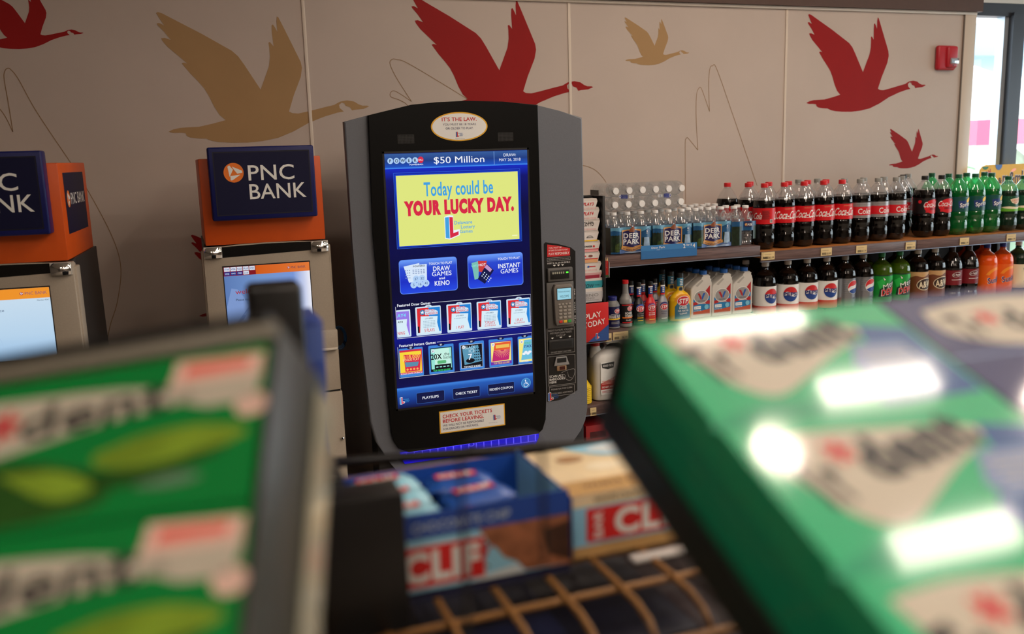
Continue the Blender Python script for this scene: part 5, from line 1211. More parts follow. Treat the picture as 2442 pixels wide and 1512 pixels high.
# antifreeze jug, funnels, red box below
t = thing('antifreeze_jug', 'white antifreeze jug with a red cap and red label on the low shelf', 'jug', (1.745, 3.56, .6065)); t.scale = (1, 1, .955)
wj = mat('jug white', (214, 212, 206), .4, noise=.03, scale=20)
b = MB(); sec = [(.086, .054, 0), (.092, .060, .004), (.094, .062, .012), (.094, .062, .165), (.093, .061, .180), (.090, .058, .200), (.082, .052, .216), (.066, .042, .228), (.040, .030, .236)]
vs = []; fs = []; K = 40
for hx, hy, z in sec:
    for i in range(K):
        a = 2 * math.pi * i / K; ca, sa = math.cos(a), math.sin(a)
        vs.append((hx * math.copysign(abs(ca) ** .42, ca), hy * math.copysign(abs(sa) ** .42, sa), z))
for j in range(len(sec) - 1):
    for i in range(K): fs.append((j * K + i, j * K + (i + 1) % K, (j + 1) * K + (i + 1) % K, (j + 1) * K + i))
b.add(vs, fs, wj, True); b.add(vs[-K:], [tuple(range(K))], wj, True); b.lathe([(.028, .20), (.026, .235), (.021, .246), (.019, .258)], wj, 26, xf=Matrix.Translation((-.066, 0, 0))); b.build('jug_body', t)
b = MB(); b.tube([(-.03, -.01, .225), (-.022, -.01, .262), (.0, -.01, .272), (.05, -.01, .270), (.078, -.01, .25), (.084, -.01, .205)], .013, wj, 12); b.build('handle', t)
MB().lathe([(.021, .254), (.022, .256), (.022, .276), (.020, .278)], RED, 26, xf=Matrix.Translation((-.066, 0, 0))).build('cap', t)
b = MB(); M = PL((0, -.0632, 0)); lbm = mat('jug label white', (226, 226, 222), .4); b.rect(M, -.070, .03, .070, .185, lbm, 0); b.poly(M, [(-.070, .055), (.070, .055), (.070, .135), (.02, .12), (-.070, .085)], mat('jug label red', (176, 40, 36), .4), 1); b.poly(M, [(-.066, .178), (-.002, .184), (-.006, .156), (-.034, .150), (-.062, .158)], mat('jug badge dark', (40, 44, 44), .4), 1)
b.text(M, 'ROAD-TECH', -.034, .168, .009, WHITE, 2, w=.05, bold=.03); b.text(M, 'ANTIFREEZE', -.064, .102, .010, WHITE, 2, w=.07, al='l', bold=.04)
for i in range(3): b.rect(M, -.064, .092 - .006 * i, -.01, .095 - .006 * i, mat('jug faint', (226, 160, 150), .4), 2)
b.text(M, 'DO NOT ADD WATER', -.064, .066, .008, WHITE, 2, w=.09, al='l', bold=.04); b.rect(M, -.064, .045, .01, .047, RED, 1); b.rect(M, -.064, .039, .0, .041, RED, 1); b.build('label', t)
yf_ = mat('funnel yellow', (232, 196, 36), .35)
for i in range(9):
    b = MB(); b.lathe([(.048, 0), (.048, .006), (.045, .007), (.010, .062), (.006, .094)], yf_, 28, cap1=False, cap0=False)
    tag(b.build('funnel', None, (1.592, 3.53, .6065 + .0085 * i)), '%s yellow plastic funnel counting up from the low shelf, in the nested stack' % ORD[i], 'funnel', 'stack of yellow funnels')
b = MB(); b.box((1.60, 3.50, .106), (1.72, 3.70, .50), mat('red carton', (150, 22, 28), .5), .003); b.box((1.62, 3.499, .44), (1.70, 3.50, .47), mat('carton dark slot', (70, 10, 14), .6))
tag(b.build('carton'), 'red carton standing under the lowest oil shelf beside the kiosk', 'carton')

# ------------------------------------------------------------------ play slip rack
T = thing('slip_rack', 'black stepped rack of lottery play slips between kiosk and shelves', 'brochure rack', (1.545, 3.40, 0))
o = (-1.545, -3.40, 0)
MB().box((1.475, 3.42, .92), (1.612, 3.435, 1.523), BPLASTIC, .002).box((1.604, 3.31, .92), (1.614, 3.42, 1.523), BPLASTIC, .001).box((1.466, 3.31, .92), (1.474, 3.42, 1.523), BPLASTIC, .001).box((1.474, 3.405, .92), (1.604, 3.42, 1.52), BPLASTIC).box((1.474, 3.31, .92), (1.604, 3.42, .926), BPLASTIC).box((1.48, 3.41, .04), (1.51, 3.43, .93), BPLASTIC).build('back_frame', T, o)
MB().box((1.46, 3.30, 0), (1.62, 3.44, .04), BPLASTIC, .004).build('base', T, o)
def slip(z0, z1, colr, draw, label, x1=1.590, dy=0.0, cat='play slips'):
    t = thing('play_slip_stack', label, cat, (1.53, 3.33 + dy, z0), 0, 'play slips in the black rack')
    b = MB(); h = z1 - z0; w2 = x1 - 1.478
    m = mat('slip ' + colr[0], colr[1], .55)
    b.prism([(-.052, 0), (w2 - .064, 0), (w2 - .052, h * .75), (w2 - .056, h), (-.052, h)], 0, .04, mat('slip paper edge', (214, 206, 200), .6)); b.prism([(-.052, 0), (w2 - .064, 0), (w2 - .054, h * .74), (-.052, h * .8)], -.002, 0, m)
    M = PL((.010, -.0024, 0)); draw(b, M, h); b.build('slips', t); return t
pr = mat('slip red', (200, 40, 48), .5); pk = mat('slip pink', (226, 160, 160), .5)
def dots(b, M, h, c=pk):
    for i in range(12):
        for j in range(2): b.rect(M, -.03 + i * .0062, .003 + j * .004, -.0265 + i * .0062, .0055 + j * .004, c, 1)
WP = ('white', (224, 218, 214))
def d_txt(tx, c, wd, sub=None):
    def f(b, M, h):
        dots(b, M, h); b.text(M, tx, .008, h * .52, h * .26, c, 2, w=wd, shear=.2, bold=.05)
        if sub: b.text(M, sub, .008, h * .70, h * .14, c, 2, w=wd * .9, shear=.2, bold=.05)
    return f
slip(1.468, 1.514, WP, d_txt('PLAY3', pr, .046), 'white play slips headed PLAY3 in the top step of the rack')
slip(1.428, 1.478, WP, d_txt('PLAY4', pr, .044), 'white play slips headed PLAY4 in the second step of the rack', 1.598)
slip(1.384, 1.433, WP, d_txt('LOTTO', BLACK, .046, 'MULTI-WIN'), 'white play slips headed LOTTO in black in the third step', 1.600)
def d4(b, M, h):
    b.rect(M, -.05, .001, .048, .006, YEL, 1); b.ell(M, .012, h * .36, .014, .008, GREY, 2, n=20, a0=0, a1=180); b.ell(M, .012, h * .36, .009, .004, _m['slip white'], 3, n=20, a0=0, a1=180); b.line(M, [(-.004, h * .36), (.028, h * .36)], .0016, BLACK, 3)
slip(1.340, 1.386, WP, d4, 'white play slips with a grey arch emblem and yellow edge in the fourth step', 1.594)
def d5(b, M, h):
    b.rect(M, -.05, .001, .05, .012, pk, 1); b.rect(M, -.05, .011, .052, .014, pr, 2); b.text(M, 'POWER', .002, h * .50, h * .16, BLACK, 2, w=.042, shear=.1, bold=.05); b.ell(M, .030, h * .50, .0045, .0045, pr, 2, n=14)
slip(1.296, 1.343, WP, d5, 'white play slips with POWER lettering and red band in the fifth step', 1.600)
def d6(b, M, h):
    b.rect(M, -.05, .001, .046, .016, mat('slip peach', (226, 170, 120), .5), 1); b.rect(M, -.05, .015, .048, .019, pr, 2); b.ell(M, .014, h * .6, .010, .005, mat('slip brown', (120, 70, 60), .5), 2, n=18); b.rect(M, -.012, h * .56, -.006, h * .66, pr, 2)
slip(1.252, 1.299, WP, d6, 'white play slips with a peach lower half in the sixth step', 1.598)
def d7(b, M, h):
    dots(b, M, h); b.ell(M, .004, h * .52, .005, .004, BLUE, 2, n=14); b.rect(M, .008, h * .47, .036, h * .57, pr, 2)
slip(1.216, 1.256, WP, d7, 'white play slips with a small red and blue title in the seventh step', 1.604)
def d8(b, M, h): b.rect(M, -.05, .001, .052, .018, mat('slip maroon', (150, 30, 56), .5), 1)
slip(1.184, 1.219, ('pale pink', (206, 160, 160)), d8, 'pink and maroon play slips in the eighth step above the teal leaflets', 1.606, -.003)
def d9(b, M, h): b.text(M, 'HOW', .0, h * .30, .016, mat('leaflet teal dark', (14, 70, 84), .5), 2, w=.05, shear=.2, bold=.03); b.text(M, 'TO PLAY', .04, h * .34, .006, mat('leaflet teal dark', (14, 70, 84), .5), 2, w=.022, bold=.02)
slip(1.146, 1.188, ('teal', (44, 154, 168)), d9, 'teal how-to-play leaflets in the rack', 1.612, -.006, 'leaflets')
def d10(b, M, h):
    b.text(M, 'KENO', .006, h * .52, .012, GREY, 2, w=.075); b.text(M, 'KENO', .0, h * .30, .009, GREY, 2, w=.05, shear=.15); b.line(M, [(-.04, h * .14), (.045, h * .16)], .0014, GREY, 2)
slip(1.090, 1.148, ('silver grey', (190, 190, 192)), d10, 'grey keno leaflets below the teal ones in the rack', 1.611, -.009, 'leaflets')
t = thing('play_sign', 'red and blue PLAY TODAY sign on the front of the slip rack', 'sign', (1.545, 3.30, 0))
b = MB(); b.box((-.078, 0, .927), (.075, .006, 1.088), mat('sign red', (196, 34, 34), .35), .001); M = PL((0, -.0006, 0))
b.poly(M, [(-.02, .928), (.0745, .928), (.0745, .995)], mat('sign blue', (40, 76, 140), .35), 1); b.poly(M, [(-.077, 1.087), (-.077, 1.06), (-.03, 1.087)], mat('sign purple', (100, 60, 110), .35), 1)
b.text(M, 'PLAY', .004, 1.038, .023, WHITE, 2, w=.074, bold=.02, rot=8); b.text(M, 'TODAY', .010, 1.005, .023, WHITE, 2, w=.098, bold=.02, rot=8); emblem(b, M, .015, .938, .024, 2); b.text(M, 'Play responsibly', -.05, .955, .004, WHITE, 2); b.build('printed_board', t)
t = thing('pencil_holder', 'clear slim pencil pocket on the right edge of the slip rack', 'pencil holder', (1.625, 3.33, 1.185))
MB().box((-.010, -.008, 0), (.012, .010, .004), clear('holder plastic', (235, 240, 242), .12, .03)).box((.0105, -.008, 0), (.012, .010, .066), mat('holder edge', (214, 214, 214), .3)).build('pocket', t)
for i in range(3):
    b = MB(); x = 1.619 + i * .006
    b.lathe([(.0030, 0), (.0030, .007, mat('pencil red', (196, 40, 36), .4)), (.0030, .066, mat('pencil wood', (214, 180, 130), .6)), (.0007, .080)], mat('pencil end', (60, 120, 70), .4), 6)
    tag(b.build('pencil', None, (x, 3.328 + .003 * (i % 2), 1.1895)), '%s red pencil from the left in the clear pocket on the slip rack' % ORD[i], 'pencil', 'red pencils')

# ------------------------------------------------------------------ candy rack in front of the camera
tanw = mat('tan coated wire', (150, 106, 56), .45, noise=.1, scale=80)
blkw = mat('black coated wire', (18, 17, 17), .35)
T = thing('candy_rack', 'candy rack with a tan wire grid shelf holding the snack bar boxes', 'display rack', (.3, .9, 0))
o = (-.3, -.9, 0); ZG = 1.3257
MB().box((-.35, .30, 0), (1.0, 1.35, 1.06), mat('rack base charcoal', (14, 13, 16), .6, noise=.1), .01).build('base_cabinet', T, o)
b = MB()
for i in range(-5, 12):
    x = .1775 + .0519 * i
    b.tube([(x, 1.03, ZG - .003), (x, .66, ZG - .003), (x + .001, .632, ZG - .005), (x + .002, .612, ZG - .012), (x + .003, .602, ZG - .024), (x + .003, .600, ZG - .04)], .0031, tanw, 8)
for y in (.664, .73, .80, .87, .94, 1.01): b.tube([(-.10, y, ZG - .0065), (.76, y, ZG - .0065)], .0031, tanw, 8)
b.tube([(-.10, .597, ZG - .026), (.76, .597, ZG - .026)], .0042, tanw, 10); b.tube([(-.10, 1.03, ZG - .003), (.76, 1.03, ZG - .003)], .004, tanw, 10)
b.build('wire_grid', T, o)
for x in (-.09, .75):
    for y in (.67, 1.02): MB().tube([(x, y, 1.06), (x, y, ZG - .006)], .008, blkw, 10).build('support_post', T, o)
b = MB(); b.tube([(-.09, 1.012, 1.362), (.12, .99, 1.362), (.56, .89, 1.362), (.76, .85, 1.362)], .006, blkw, 10); b.tube([(-.09, 1.012, 1.362), (-.09, 1.02, 1.31)], .005, blkw, 8); b.tube([(.76, .85, 1.362), (.75, .85, 1.31)], .005, blkw, 8); b.build('back_rail', T, o)
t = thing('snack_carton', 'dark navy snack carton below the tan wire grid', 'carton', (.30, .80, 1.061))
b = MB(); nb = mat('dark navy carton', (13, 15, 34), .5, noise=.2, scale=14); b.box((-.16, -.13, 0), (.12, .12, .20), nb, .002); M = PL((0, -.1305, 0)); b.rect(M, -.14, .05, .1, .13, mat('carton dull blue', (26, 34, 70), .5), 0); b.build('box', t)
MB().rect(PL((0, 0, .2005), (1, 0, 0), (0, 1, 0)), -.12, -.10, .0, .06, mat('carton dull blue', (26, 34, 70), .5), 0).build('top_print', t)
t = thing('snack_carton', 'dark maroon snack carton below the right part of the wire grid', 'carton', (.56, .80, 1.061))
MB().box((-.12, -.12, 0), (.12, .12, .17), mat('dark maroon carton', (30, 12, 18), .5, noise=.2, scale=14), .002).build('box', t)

# snack bar boxes
lbx = mat('bar box light blue', (146, 206, 232), .4, noise=.04, scale=30); nvx = mat('bar box navy', (24, 70, 160), .4); rdx = mat('bar box red', (220, 32, 36), .4)
brx = mat('bar box rock brown', (160, 100, 68), .45, noise=.35, scale=60); crx = mat('bar box cream', (244, 222, 180), .45, noise=.05, scale=40); tnx = mat('bar box tan', (202, 160, 100), .45, noise=.05, scale=40); dkx = mat('bar box inside', (20, 26, 48), .6)
t = thing('snack_bar_box', 'open blue snack bar box with brown rock picture and red lettering on the wire grid', 'snack box', (.207, .765, ZG), 0, 'snack bar boxes')
w2, dp, hh = .095, .13, .0785
b = MB(); b.box((-w2, -dp / 2, 0), (w2, dp / 2, .0015), dkx); b.box((-w2, -dp / 2, 0), (w2, -dp / 2 + .0015, hh), nvx); b.box((-w2, dp / 2 - .0015, 0), (w2, dp / 2, hh - .006), nvx)
b.box((-w2, -dp / 2, 0), (-w2 + .0015, dp / 2, hh - .003), nvx); b.box((w2 - .0015, -dp / 2, 0), (w2, dp / 2, hh - .003), nvx)
b.rect(PL((w2 + .0003, 0, 0), (0, 1, 0)), -dp / 2, .0, dp / 2, hh - .004, nvx, 0); b.rect(PL((w2 - .0017, 0, 0), (0, -1, 0)), -dp / 2, .002, dp / 2, hh - .004, lbx, 0)
b.build('open_carton', t)
b = MB(); M = PL((0, -dp / 2 - .0003, 0), step=.0002)
b.rect(M, -w2, 0, w2, hh, lbx, 0); b.rect(M, -w2, .056, w2, hh, nvx, 1); b.rect(M, -w2, 0, w2, .0085, mat('bar box deep navy', (16, 24, 60), .4), 1)
b.text(M, 'CHOCOLATE CHIP', -.005, .066, .0085, mat('bar box pale print', (170, 186, 206), .5), 2, w=.088, bold=.03)
b.poly(M, [(w2, .056), (w2, .0085), (.052, .010), (.044, .020), (.032, .026), (.026, .035), (.018, .042), (.010, .056)], brx, 1); b.poly(M, [(w2, .05), (w2, .012), (.076, .02), (.07, .045)], mat('bar box dark rock', (70, 42, 30), .45, noise=.3, scale=60), 2)
b.poly(M, [(.052, .0085), (.044, .018), (.02, .014), (.0, .0085)], mat('bar box snow', (214, 224, 228), .5), 2)
b.ell(M, .014, .034, .003, .005, RED, 2, n=12); b.ell(M, .0155, .041, .0018, .002, BLACK, 2, n=10); b.line(M, [(.015, .031), (.012, .024), (.018, .020)], .002, BLACK, 2); b.line(M, [(.0165, .036), (.022, .040)], .0018, RED, 2)
b.rect(M, -.083, .0115, .018 - .003, .050, WHITE, 2); b.rect(M, -.082, .0125, .014, .049, rdx, 3); b.text(M, 'BAR', -.072, .031, .010, WHITE, 4, w=.026, rot=90, bold=.04); b.text(M, 'CLIF', -.0245, .031, .025, WHITE, 4, w=.069, bold=.10)
b.build('front_print', t)
# bars inside
bwm = (mat('wrapper pale blue', (140, 196, 216), .3), mat('wrapper royal blue', (34, 84, 170), .28), mat('wrapper white', (226, 226, 222), .3))
def snack_bar(label, x, y, z, rz, kind, first=[None]):
    t = thing('snack_bar', label, 'snack bar', (x, y, z), rz, 'wrapped bars in the open box')
    b = MB(); m = bwm[kind]
    prof = []
    n = 10
    vs = []; fs = []
    for i in range(13):
        u = -.034 + .068 * i / 12; e = min(1, min(i, 12 - i) / 2.0)
        for k in range(12):
            a = 2 * math.pi * k / 12; vs.append((u, .0185 * math.cos(a) * (.85 + .15 * e), .0085 * math.sin(a) * (.12 + .88 * e) + .0085))
    for i in range(12):
        for k in range(12): fs.append((i * 12 + k, i * 12 + (k + 1) % 12, i * 12 + 12 + (k + 1) % 12, i * 12 + 12 + k))
    b.add(vs, fs, m, True); b.build('wrapper', t)
    b = MB(); M = PL((0, 0, .0178), (1, 0, 0), (0, 1, 0), step=.0002)
    b.rect(M, -.024, -.006, .016, .006, rdx, 0); b.text(M, 'CLIF', -.004, 0, .009, WHITE, 1, w=.034, bold=.06); b.build('print', t)
for i, (x, y, z, rz, k, lb) in enumerate(((.155, .725, 1.386, .02, 0, 'pale blue wrapped bar at the front left of the open box'), (.155, .765, 1.386, -.04, 0, 'pale blue wrapped bar behind the front left one in the open box'), (.155, .805, 1.384, .05, 0, 'pale blue wrapped bar at the back left of the open box'),
      (.240, .728, 1.372, -.1, 2, 'white wrapped bar at the front right of the open box'), (.238, .768, 1.375, .12, 1, 'royal blue wrapped bar at the middle right of the open box'), (.232, .806, 1.376, -.05, 1, 'royal blue wrapped bar at the back right of the open box'))):
    snack_bar(lb, x, y, z, rz, k)
for i, (x, y, k, lb) in enumerate(((.155, .745, 1, 'lower wrapped bar under the front left bars'), (.155, .786, 1, 'lower wrapped bar under the back left bars'), (.24, .748, 1, 'lower wrapped bar under the front right bars'), (.24, .790, 1, 'lower wrapped bar under the back right bars'))):
    t = tag(MB().box((-.034, -.018, 0), (.034, .018, .042), bwm[k], .006, 3).build('snack_bar', None, (x, y, ZG + .002)), lb, 'snack bar', 'wrapped bars in the open box')
# closed box
t = thing('snack_bar_box', 'closed cream and light blue snack bar box with red lettering, beside the open blue one', 'snack box', (.408, .785, ZG), 0, 'snack bar boxes')
b = MB(); w2, dp, hh = .094, .13, .0615; b.box((-w2, -dp / 2, 0), (w2, dp / 2, hh), crx, .0015)
b.rect(PL((-w2 - .0003, 0, 0), (0, -1, 0)), -dp / 2, 0, dp / 2, hh, nvx, 0); b.build('carton', t)
b = MB(); M = PL((0, -dp / 2 - .0003, 0), step=.0002); b.rect(M, -w2, 0, w2, hh, lbx, 0); b.rect(M, -w2, .050, w2, hh, crx, 1); b.rect(M, -w2, 0, w2, .011, tnx, 1)
b.text(M, 'WHITE CHOCOLATE MACADAMIA', -.012, .0555, .006, mat('bar box brown print', (96, 70, 50), .5), 2, w=.12, bold=.02)
b.rect(M, -.080, .0145, .078, .0475, rdx, 2); b.text(M, 'BAR', -.068, .031, .009, WHITE, 3, w=.026, rot=90, bold=.04); b.text(M, 'CLIF', -.012, .031, .024, WHITE, 3, w=.078, bold=.09); b.text(M, 'NUTRITION FOR SUSTAINED ENERGY', -.02, .0125, .0035, GREY, 3, w=.09)
b.build('front_print', t)
b = MB(); M = PL((0, 0, hh + .0003), (1, 0, 0), (0, 1, 0), step=.0002); b.rect(M, -w2, -dp / 2, w2, -.030, tnx, 0); b.text(M, 'WHITE CHOCOLATE', -.01, -.045, .010, mat('bar box brown print', (96, 70, 50), .5), 1, w=.13, bold=.02)
b.poly(M, smooth([(-.05, .064), (-.02, .03), (.02, .02), (.06, .03), (.094, .01)], 5) + [(.094, .064)], lbx, 1); b.poly(M, smooth([(-.03, .05), (.0, .03), (.04, .035), (.07, .05), (.0, .06), (-.03, .05)], 5), mat('bar box snow', (214, 224, 228), .5), 2)
b.ell(M, .055, .05, .018, .012, mat('bar box nut brown', (120, 74, 60), .5), 3, n=18); b.ell(M, -.055, .03, .015, .010, mat('bar box nut tan', (170, 130, 90), .5), 1, n=18); b.ell(M, -.03, .0, .02, .012, mat('bar box pale cream', (246, 232, 200), .5), 1, n=18); b.build('top_print', t)
t = tag(MB().box((.365, .694, ZG - .003), (.46, .707, ZG + .001), mat('white price rail', (214, 212, 208), .35), .001).build('price_rail'), 'white price rail lying on the wire grid in front of the cream snack box', 'price rail')

# black carton, black divider, blue carton behind the left gum
tag(MB().box((.030, .705, ZG), (.106, .835, 1.446), BPLASTIC, .003).box((.036, .700, ZG + .004), (.104, .706, 1.440), mat('carton painted sheen', (30, 29, 30), .3), .001).build('black_carton'), 'tall plain black carton on the wire grid left of the open snack bar box', 'carton')  # lighter front panel: a faint reflection put into the carton's colour
tag(MB().box((.078, .660, ZG), (.1445, .699, 1.441), mat('divider black', (16, 15, 16), .4), .002).build('shelf_divider'), 'black upright shelf divider pressed against the open snack bar box', 'shelf divider')
tag(MB().box((.051, .86, ZG), (.101, .90, 1.586), BPLASTIC, .006, 3).build('sign_post'), 'black upright display post with rounded top in front of the bank machine screen', 'post')
b = MB(); b.box((.1035, .902, ZG), (.1235, .99, 1.541), mat('blue carton', (50, 74, 150), .4, noise=.15, scale=30), .001); b.rect(PL((0, .9015, 0)), .107, 1.50, .1225, 1.535, mat('blue carton light', (84, 108, 180), .4), 0)
tag(b.build('gum_carton'), 'slim blue gum carton standing right of the black display post', 'carton')

# ---- gum packs on sloped trays
class PILLOW:
    curved = True; both = True
    def __init__(s, w_, h_, bulge=.00002, step=.00012): s.w = w_; s.h = h_; s.b = bulge; s.step = step
    def __call__(s, u, v, L=0):
        a = max(-1, min(1, 2 * u / s.w - 1)); c = max(-1, min(1, 2 * v / s.h + 1))
        return Vector((u, v, s.b * (1 - a ** 4) * (1 - c ** 4) + L * s.step))
def gum_body(b, w_, h_, th, m, M):
    N, K = 20, 12; vs = []; fs = []
    for i in range(N + 1):
        for j in range(K + 1): vs.append(M(w_ * i / N, -h_ * j / K, 0))
    for i in range(N):
        for j in range(K): a = i * (K + 1) + j; fs.append((a, a + 1, a + K + 2, a + K + 1))
    b.add(vs, fs, m, True)
    q = [(0, 0), (w_, 0), (w_, -h_), (0, -h_)]
    b.add([(u, v, 0) for u, v in q] + [(u, v, -th) for u, v in q], [(0, 1, 5, 4), (1, 2, 6, 5), (2, 3, 7, 6), (3, 0, 4, 7), (7, 6, 5, 4)], m)
def glossy(name, rgb, rough=.4, noise=.0): return mat(name, rgb, rough, spec=.12, coat=.5, noise=noise, scale=25)
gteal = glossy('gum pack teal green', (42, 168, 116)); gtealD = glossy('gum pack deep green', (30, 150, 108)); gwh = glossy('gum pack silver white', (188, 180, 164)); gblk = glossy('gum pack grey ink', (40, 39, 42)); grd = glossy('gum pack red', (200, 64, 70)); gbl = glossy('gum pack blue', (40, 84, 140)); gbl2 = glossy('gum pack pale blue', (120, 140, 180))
gnv = glossy('gum pack navy', (46, 50, 98)); ggr = glossy('gum pack leaf green', (12, 124, 54)); glf = glossy('gum pack leaf', (122, 152, 44), noise=.3); glfD = glossy('gum pack leaf shade', (40, 80, 28), noise=.3); gpk = glossy('gum pack pink', (226, 110, 100)); gpk2 = glossy('gum pack pale pink', (226, 190, 176))
def star(b, M, x, y, r, m, L):
    for k in range(3):
        a = R(60 * k + 15); b.poly(M, [(x + r * math.cos(a) - .22 * r * math.sin(a), y + r * math.sin(a) + .22 * r * math.cos(a)), (x - r * math.cos(a) - .22 * r * math.sin(a), y - r * math.sin(a) + .22 * r * math.cos(a)), (x - r * math.cos(a) + .22 * r * math.sin(a), y - r * math.sin(a) - .22 * r * math.cos(a)), (x + r * math.cos(a) + .22 * r * math.sin(a), y + r * math.sin(a) - .22 * r * math.cos(a))], m, L)
def art_teal(b, M):
    b.poly(M, smooth([(.010, -.012), (.04, -.010), (.075, -.014), (.118, -.020), (.134, -.026), (.125, -.036), (.10, -.048), (.075, -.062), (.052, -.074), (.038, -.073), (.026, -.060), (.016, -.038), (.010, -.012)], 3), gwh, 1)
    b.poly(M, [(.135, -.022), (.165, -.030), (.165, -.094), (.10, -.094), (.094, -.080), (.11, -.062), (.128, -.042)], gbl, 1); b.poly(M, [(.118, -.040), (.15, -.044), (.152, -.068), (.112, -.072), (.104, -.062)], gbl2, 2)
    for i in range(4): b.line(M, [(.116, -.048 - .005 * i), (.150, -.050 - .005 * i)], .0012, gwh, 3)
    b.text(M, 'Tr', .026, -.042, .030, gblk, 3, w=.024, bold=.07, rot=12); star(b, M, .048, -.026, .0085, grd, 3); b.text(M, 'dent', .090, -.028, .026, gblk, 3, w=.074, bold=.12, rot=11)
    b.poly(M, smooth([(0, -.088), (.04, -.080), (.08, -.090), (.06, -.094), (0, -.094), (0, -.088)], 4), gtealD, 1)
def art_navy(b, M):
    b.poly(M, smooth([(.02, -.016), (.08, -.008), (.14, -.016), (.158, -.034), (.12, -.056), (.06, -.060), (.02, -.042), (.02, -.016)], 4), gwh, 1)
    b.text(M, 'Tr', .038, -.036, .024, gblk, 2, w=.022, bold=.06); star(b, M, .059, -.030, .008, grd, 2); b.text(M, 'dent', .102, -.034, .023, gblk, 2, w=.068, bold=.06); b.text(M, 'WHITE', .08, -.076, .010, gbl2, 2, w=.06, bold=.03); b.ell(M, .135, -.076, .012, .009, gwh, 1, n=18)
    b.poly(M, [(.0, -.066), (.165, -.066), (.165, -.064), (.0, -.064)], gbl2, 1)
def art_leaf(b, M):
    b.poly(M, [(.02, -.002), (.152, -.004), (.150, -.010), (.02, -.010)], ggr, 1)
    b.poly(M, smooth([(.0, -.006), (.06, -.010), (.12, -.013), (.160, -.020), (.155, -.026), (.12, -.030), (.08, -.038), (.04, -.046), (.0, -.048), (.0, -.006)], 3), gwh, 1)
    b.text(M, 'Tr', .042, -.029, .020, gblk, 3, w=.024, bold=.05, rot=3); star(b, M, .066, -.024, .0085, grd, 3); b.text(M, 'dent', .112, -.022, .017, gblk, 3, w=.074, bold=.05, rot=5)
    b.poly(M, [(.150, -.003), (.194, -.005), (.193, -.016), (.148, -.017)], gpk2, 2); b.poly(M, [(.156, -.006), (.188, -.007), (.186, -.012), (.154, -.013)], gpk, 3); b.poly(M, [(.146, -.015), (.194, -.014), (.191, -.030), (.168, -.030), (.15, -.024)], gwh, 1)
    b.poly(M, smooth([(.118, -.046), (.14, -.040), (.168, -.039), (.190, -.045), (.172, -.052), (.14, -.056), (.118, -.052), (.118, -.046)], 4), glf, 2); b.poly(M, smooth([(.11, -.054), (.14, -.056), (.182, -.050), (.16, -.060), (.13, -.064), (.11, -.054)], 4), glfD, 2)
    b.poly(M, smooth([(.02, -.052), (.07, -.044), (.11, -.052), (.128, -.062), (.12, -.072), (.08, -.076), (.02, -.074), (.02, -.052)], 4), glfD, 2); b.poly(M, smooth([(.07, -.050), (.10, -.052), (.12, -.062), (.10, -.066), (.07, -.050)], 4), glf, 3)
    b.ell(M, .19, -.032, .008, .006, gpk2, 1, n=16); b.ell(M, .155, -.064, .016, .003, glossy('gum pack dull green', (96, 130, 104)), 1, n=16)
def gum_pack(label, mtx, art, w_, h_, th, base, group):
    t = thing('gum_pack', label, 'gum pack', (0, 0, 0), 0, group); t.matrix_world = mtx
    M = PILLOW(w_, h_); b = MB(); gum_body(b, w_, h_, th, base, M); b.build('carton', t)
    if art:
        b = MB(); art(b, M); b.build('wrapper_print', t)
    return t
def basis(O, e1, e2, e3): 
    m = Matrix((e1, e2, e3)).transposed().to_4x4(); m.translation = O; return m
# right tray, sloping down toward the camera
th_ = R(22); e1 = Vector((1, 0, 0)); e2 = Vector((0, math.cos(th_), math.sin(th_))); e3 = e1.cross(e2)
P0 = Vector((.2305, .4384, 1.6035))
names = ('farthest', 'middle', 'nearest')
for c in range(2):
    for r_ in range(3):
        for k in range(3):
            mt = basis(P0 + e1 * (.1695 * c) - e2 * (.0950 * r_) - e3 * (.0215 * k), e1, e2, e3) @ Matrix.Rotation(0, 4, 'X')
            if k > 0 and c == 1: continue
            gum_pack(('%s green gum pack in the right sloped tray, top layer' % names[r_] if k == 0 else '%s green gum pack of the %s layer in the right sloped tray' % (names[r_], ('', 'second', 'bottom')[k])) if c == 0 else '%s navy gum pack right of the green column' % names[r_],
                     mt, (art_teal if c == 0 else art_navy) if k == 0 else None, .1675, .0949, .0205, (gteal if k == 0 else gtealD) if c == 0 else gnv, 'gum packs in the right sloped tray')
t = thing('gum_tray', 'dark sloped tray carrying the green and navy gum packs', 'display tray'); t.matrix_world = basis(P0, e1, e2, e3)
b = MB(); trm = mat('tray dark plastic', (34, 40, 36), .35, noise=.1); b.box((-.004, -.295, -.080), (.345, .012, -.0645), trm, .002); b.box((-.004, .004, -.066), (.345, .010, -.01), trm, .001); b.box((-.0035, -.295, -.066), (-.001, .004, -.052), trm, .0005); b.box((.170, -.295, -.066), (.334, -.0, -.020), trm); b.build('tray', t)
b = MB(); pm = t.matrix_world.inverted(); b.tube([pm @ Vector((.42, .40, 1.50)), pm @ Vector((.42, .40, 1.085))], .018, blkw, 14); b.build('stand_post', t)
b = MB(); b.box((-.10, -.09, 0), (.10, .09, .03), blkw, .004, xf=pm @ Matrix.Translation((.42, .42, 1.061))); b.build('stand_foot', t)
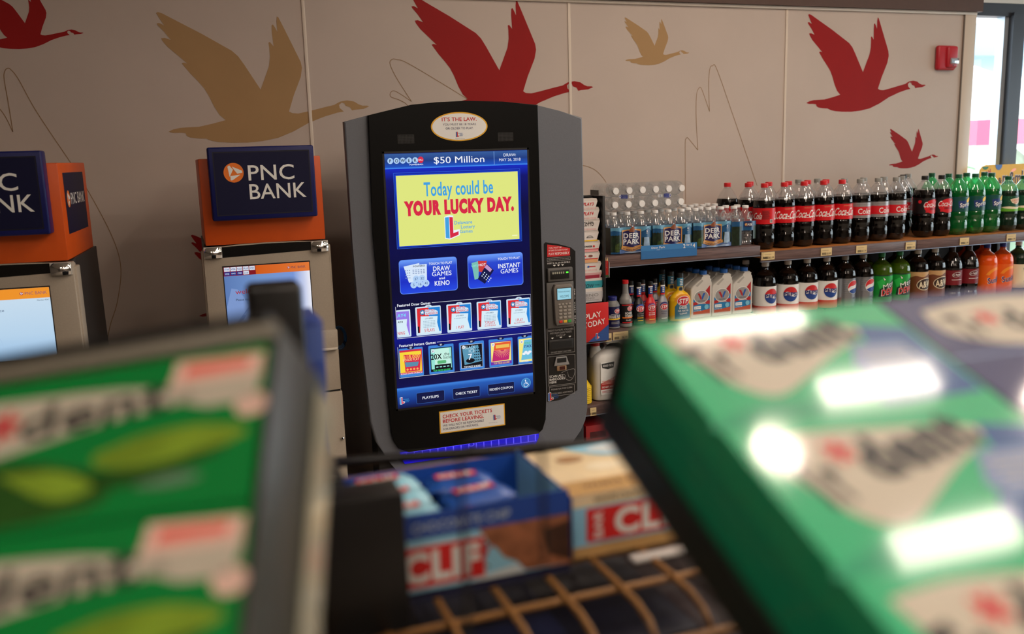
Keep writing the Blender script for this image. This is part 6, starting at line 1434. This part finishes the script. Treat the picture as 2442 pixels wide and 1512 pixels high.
# left tray, turned toward the aisle
p_, t_, r_ = R(-34), R(46), R(12)
a1 = Vector((math.cos(p_), math.sin(p_), 0)); a2 = Vector((-math.sin(p_) * math.cos(t_), math.cos(p_) * math.cos(t_), math.sin(t_)))
E1 = a1 * math.cos(r_) + a2 * math.sin(r_); E2 = -a1 * math.sin(r_) + a2 * math.cos(r_); E3 = E1.cross(E2)
Q0 = Vector((.0345, .4255, 1.617))
for r2 in range(3):
    for c in range(1):
        mt = basis(Q0 - E1 * (.197 * (c + 1)) - E2 * (.0805 * r2), E1, E2, E3)
        gum_pack('%s leaf-green gum pack %s the left sloped tray' % (('top', 'middle', 'bottom')[r2], 'in'), mt, art_leaf, .195, .0790, .045, (ggr), 'leaf-green gum packs in the left tray')
t = thing('gum_tray', 'pale rimmed tray with black back edge carrying the leaf-green gum packs', 'display tray'); t.matrix_world = basis(Q0, E1, E2, E3)
pale = mat('tray pale plastic', (176, 172, 152), .4, noise=.05, scale=20); gls = clear('tray clear plastic', (226, 230, 222), .10, .12, .7, (222, 218, 198))
b = MB(); b.box((-.40, .0025, -.052), (.002, .0105, .002), mat('tray grey rim', (112, 106, 94), .4), .001); b.box((-.40, -.26, -.058), (.003, .0105, -.0475), trm, .001); b.box((0, -.26, -.050), (.0025, .0105, .0005), mat('tray shaded side', (44, 43, 35), .4), .0008); b.build('tray', t)  # right side coloured dark because less light falls on it
MB().box((-.42, .011, -.062), (-.006, .023, -.004), BPLASTIC, .002).build('back_edge', t)
MB().box((.0035, -.26, -.066), (.0055, .000, -.047), gls).build('side_guard', t)
pm = t.matrix_world.inverted(); b = MB(); b.tube([pm @ Vector((-.03, .44, 1.50)), pm @ Vector((-.03, .44, 1.085))], .018, blkw, 14); b.build('stand_post', t)
b = MB(); b.box((-.10, -.09, 0), (.10, .09, .03), blkw, .004, xf=pm @ Matrix.Translation((-.03, .44, 1.061))); b.build('stand_foot', t)
# wire hook loop between the trays
b = MB(); b.tube([(.132, .455, 1.30), (.132, .455, 1.535), (.135, .454, 1.543), (.141, .453, 1.546), (.168, .446, 1.546), (.174, .445, 1.543), (.176, .444, 1.535), (.176, .444, 1.47)], .0016, blkw, 8); b.tube([(.132, .455, 1.30), (.132, .60, 1.30)], .0016, blkw, 8)
tag(b.build('wire_guard'), 'thin black wire guard loop between the two gum trays', 'wire guard')
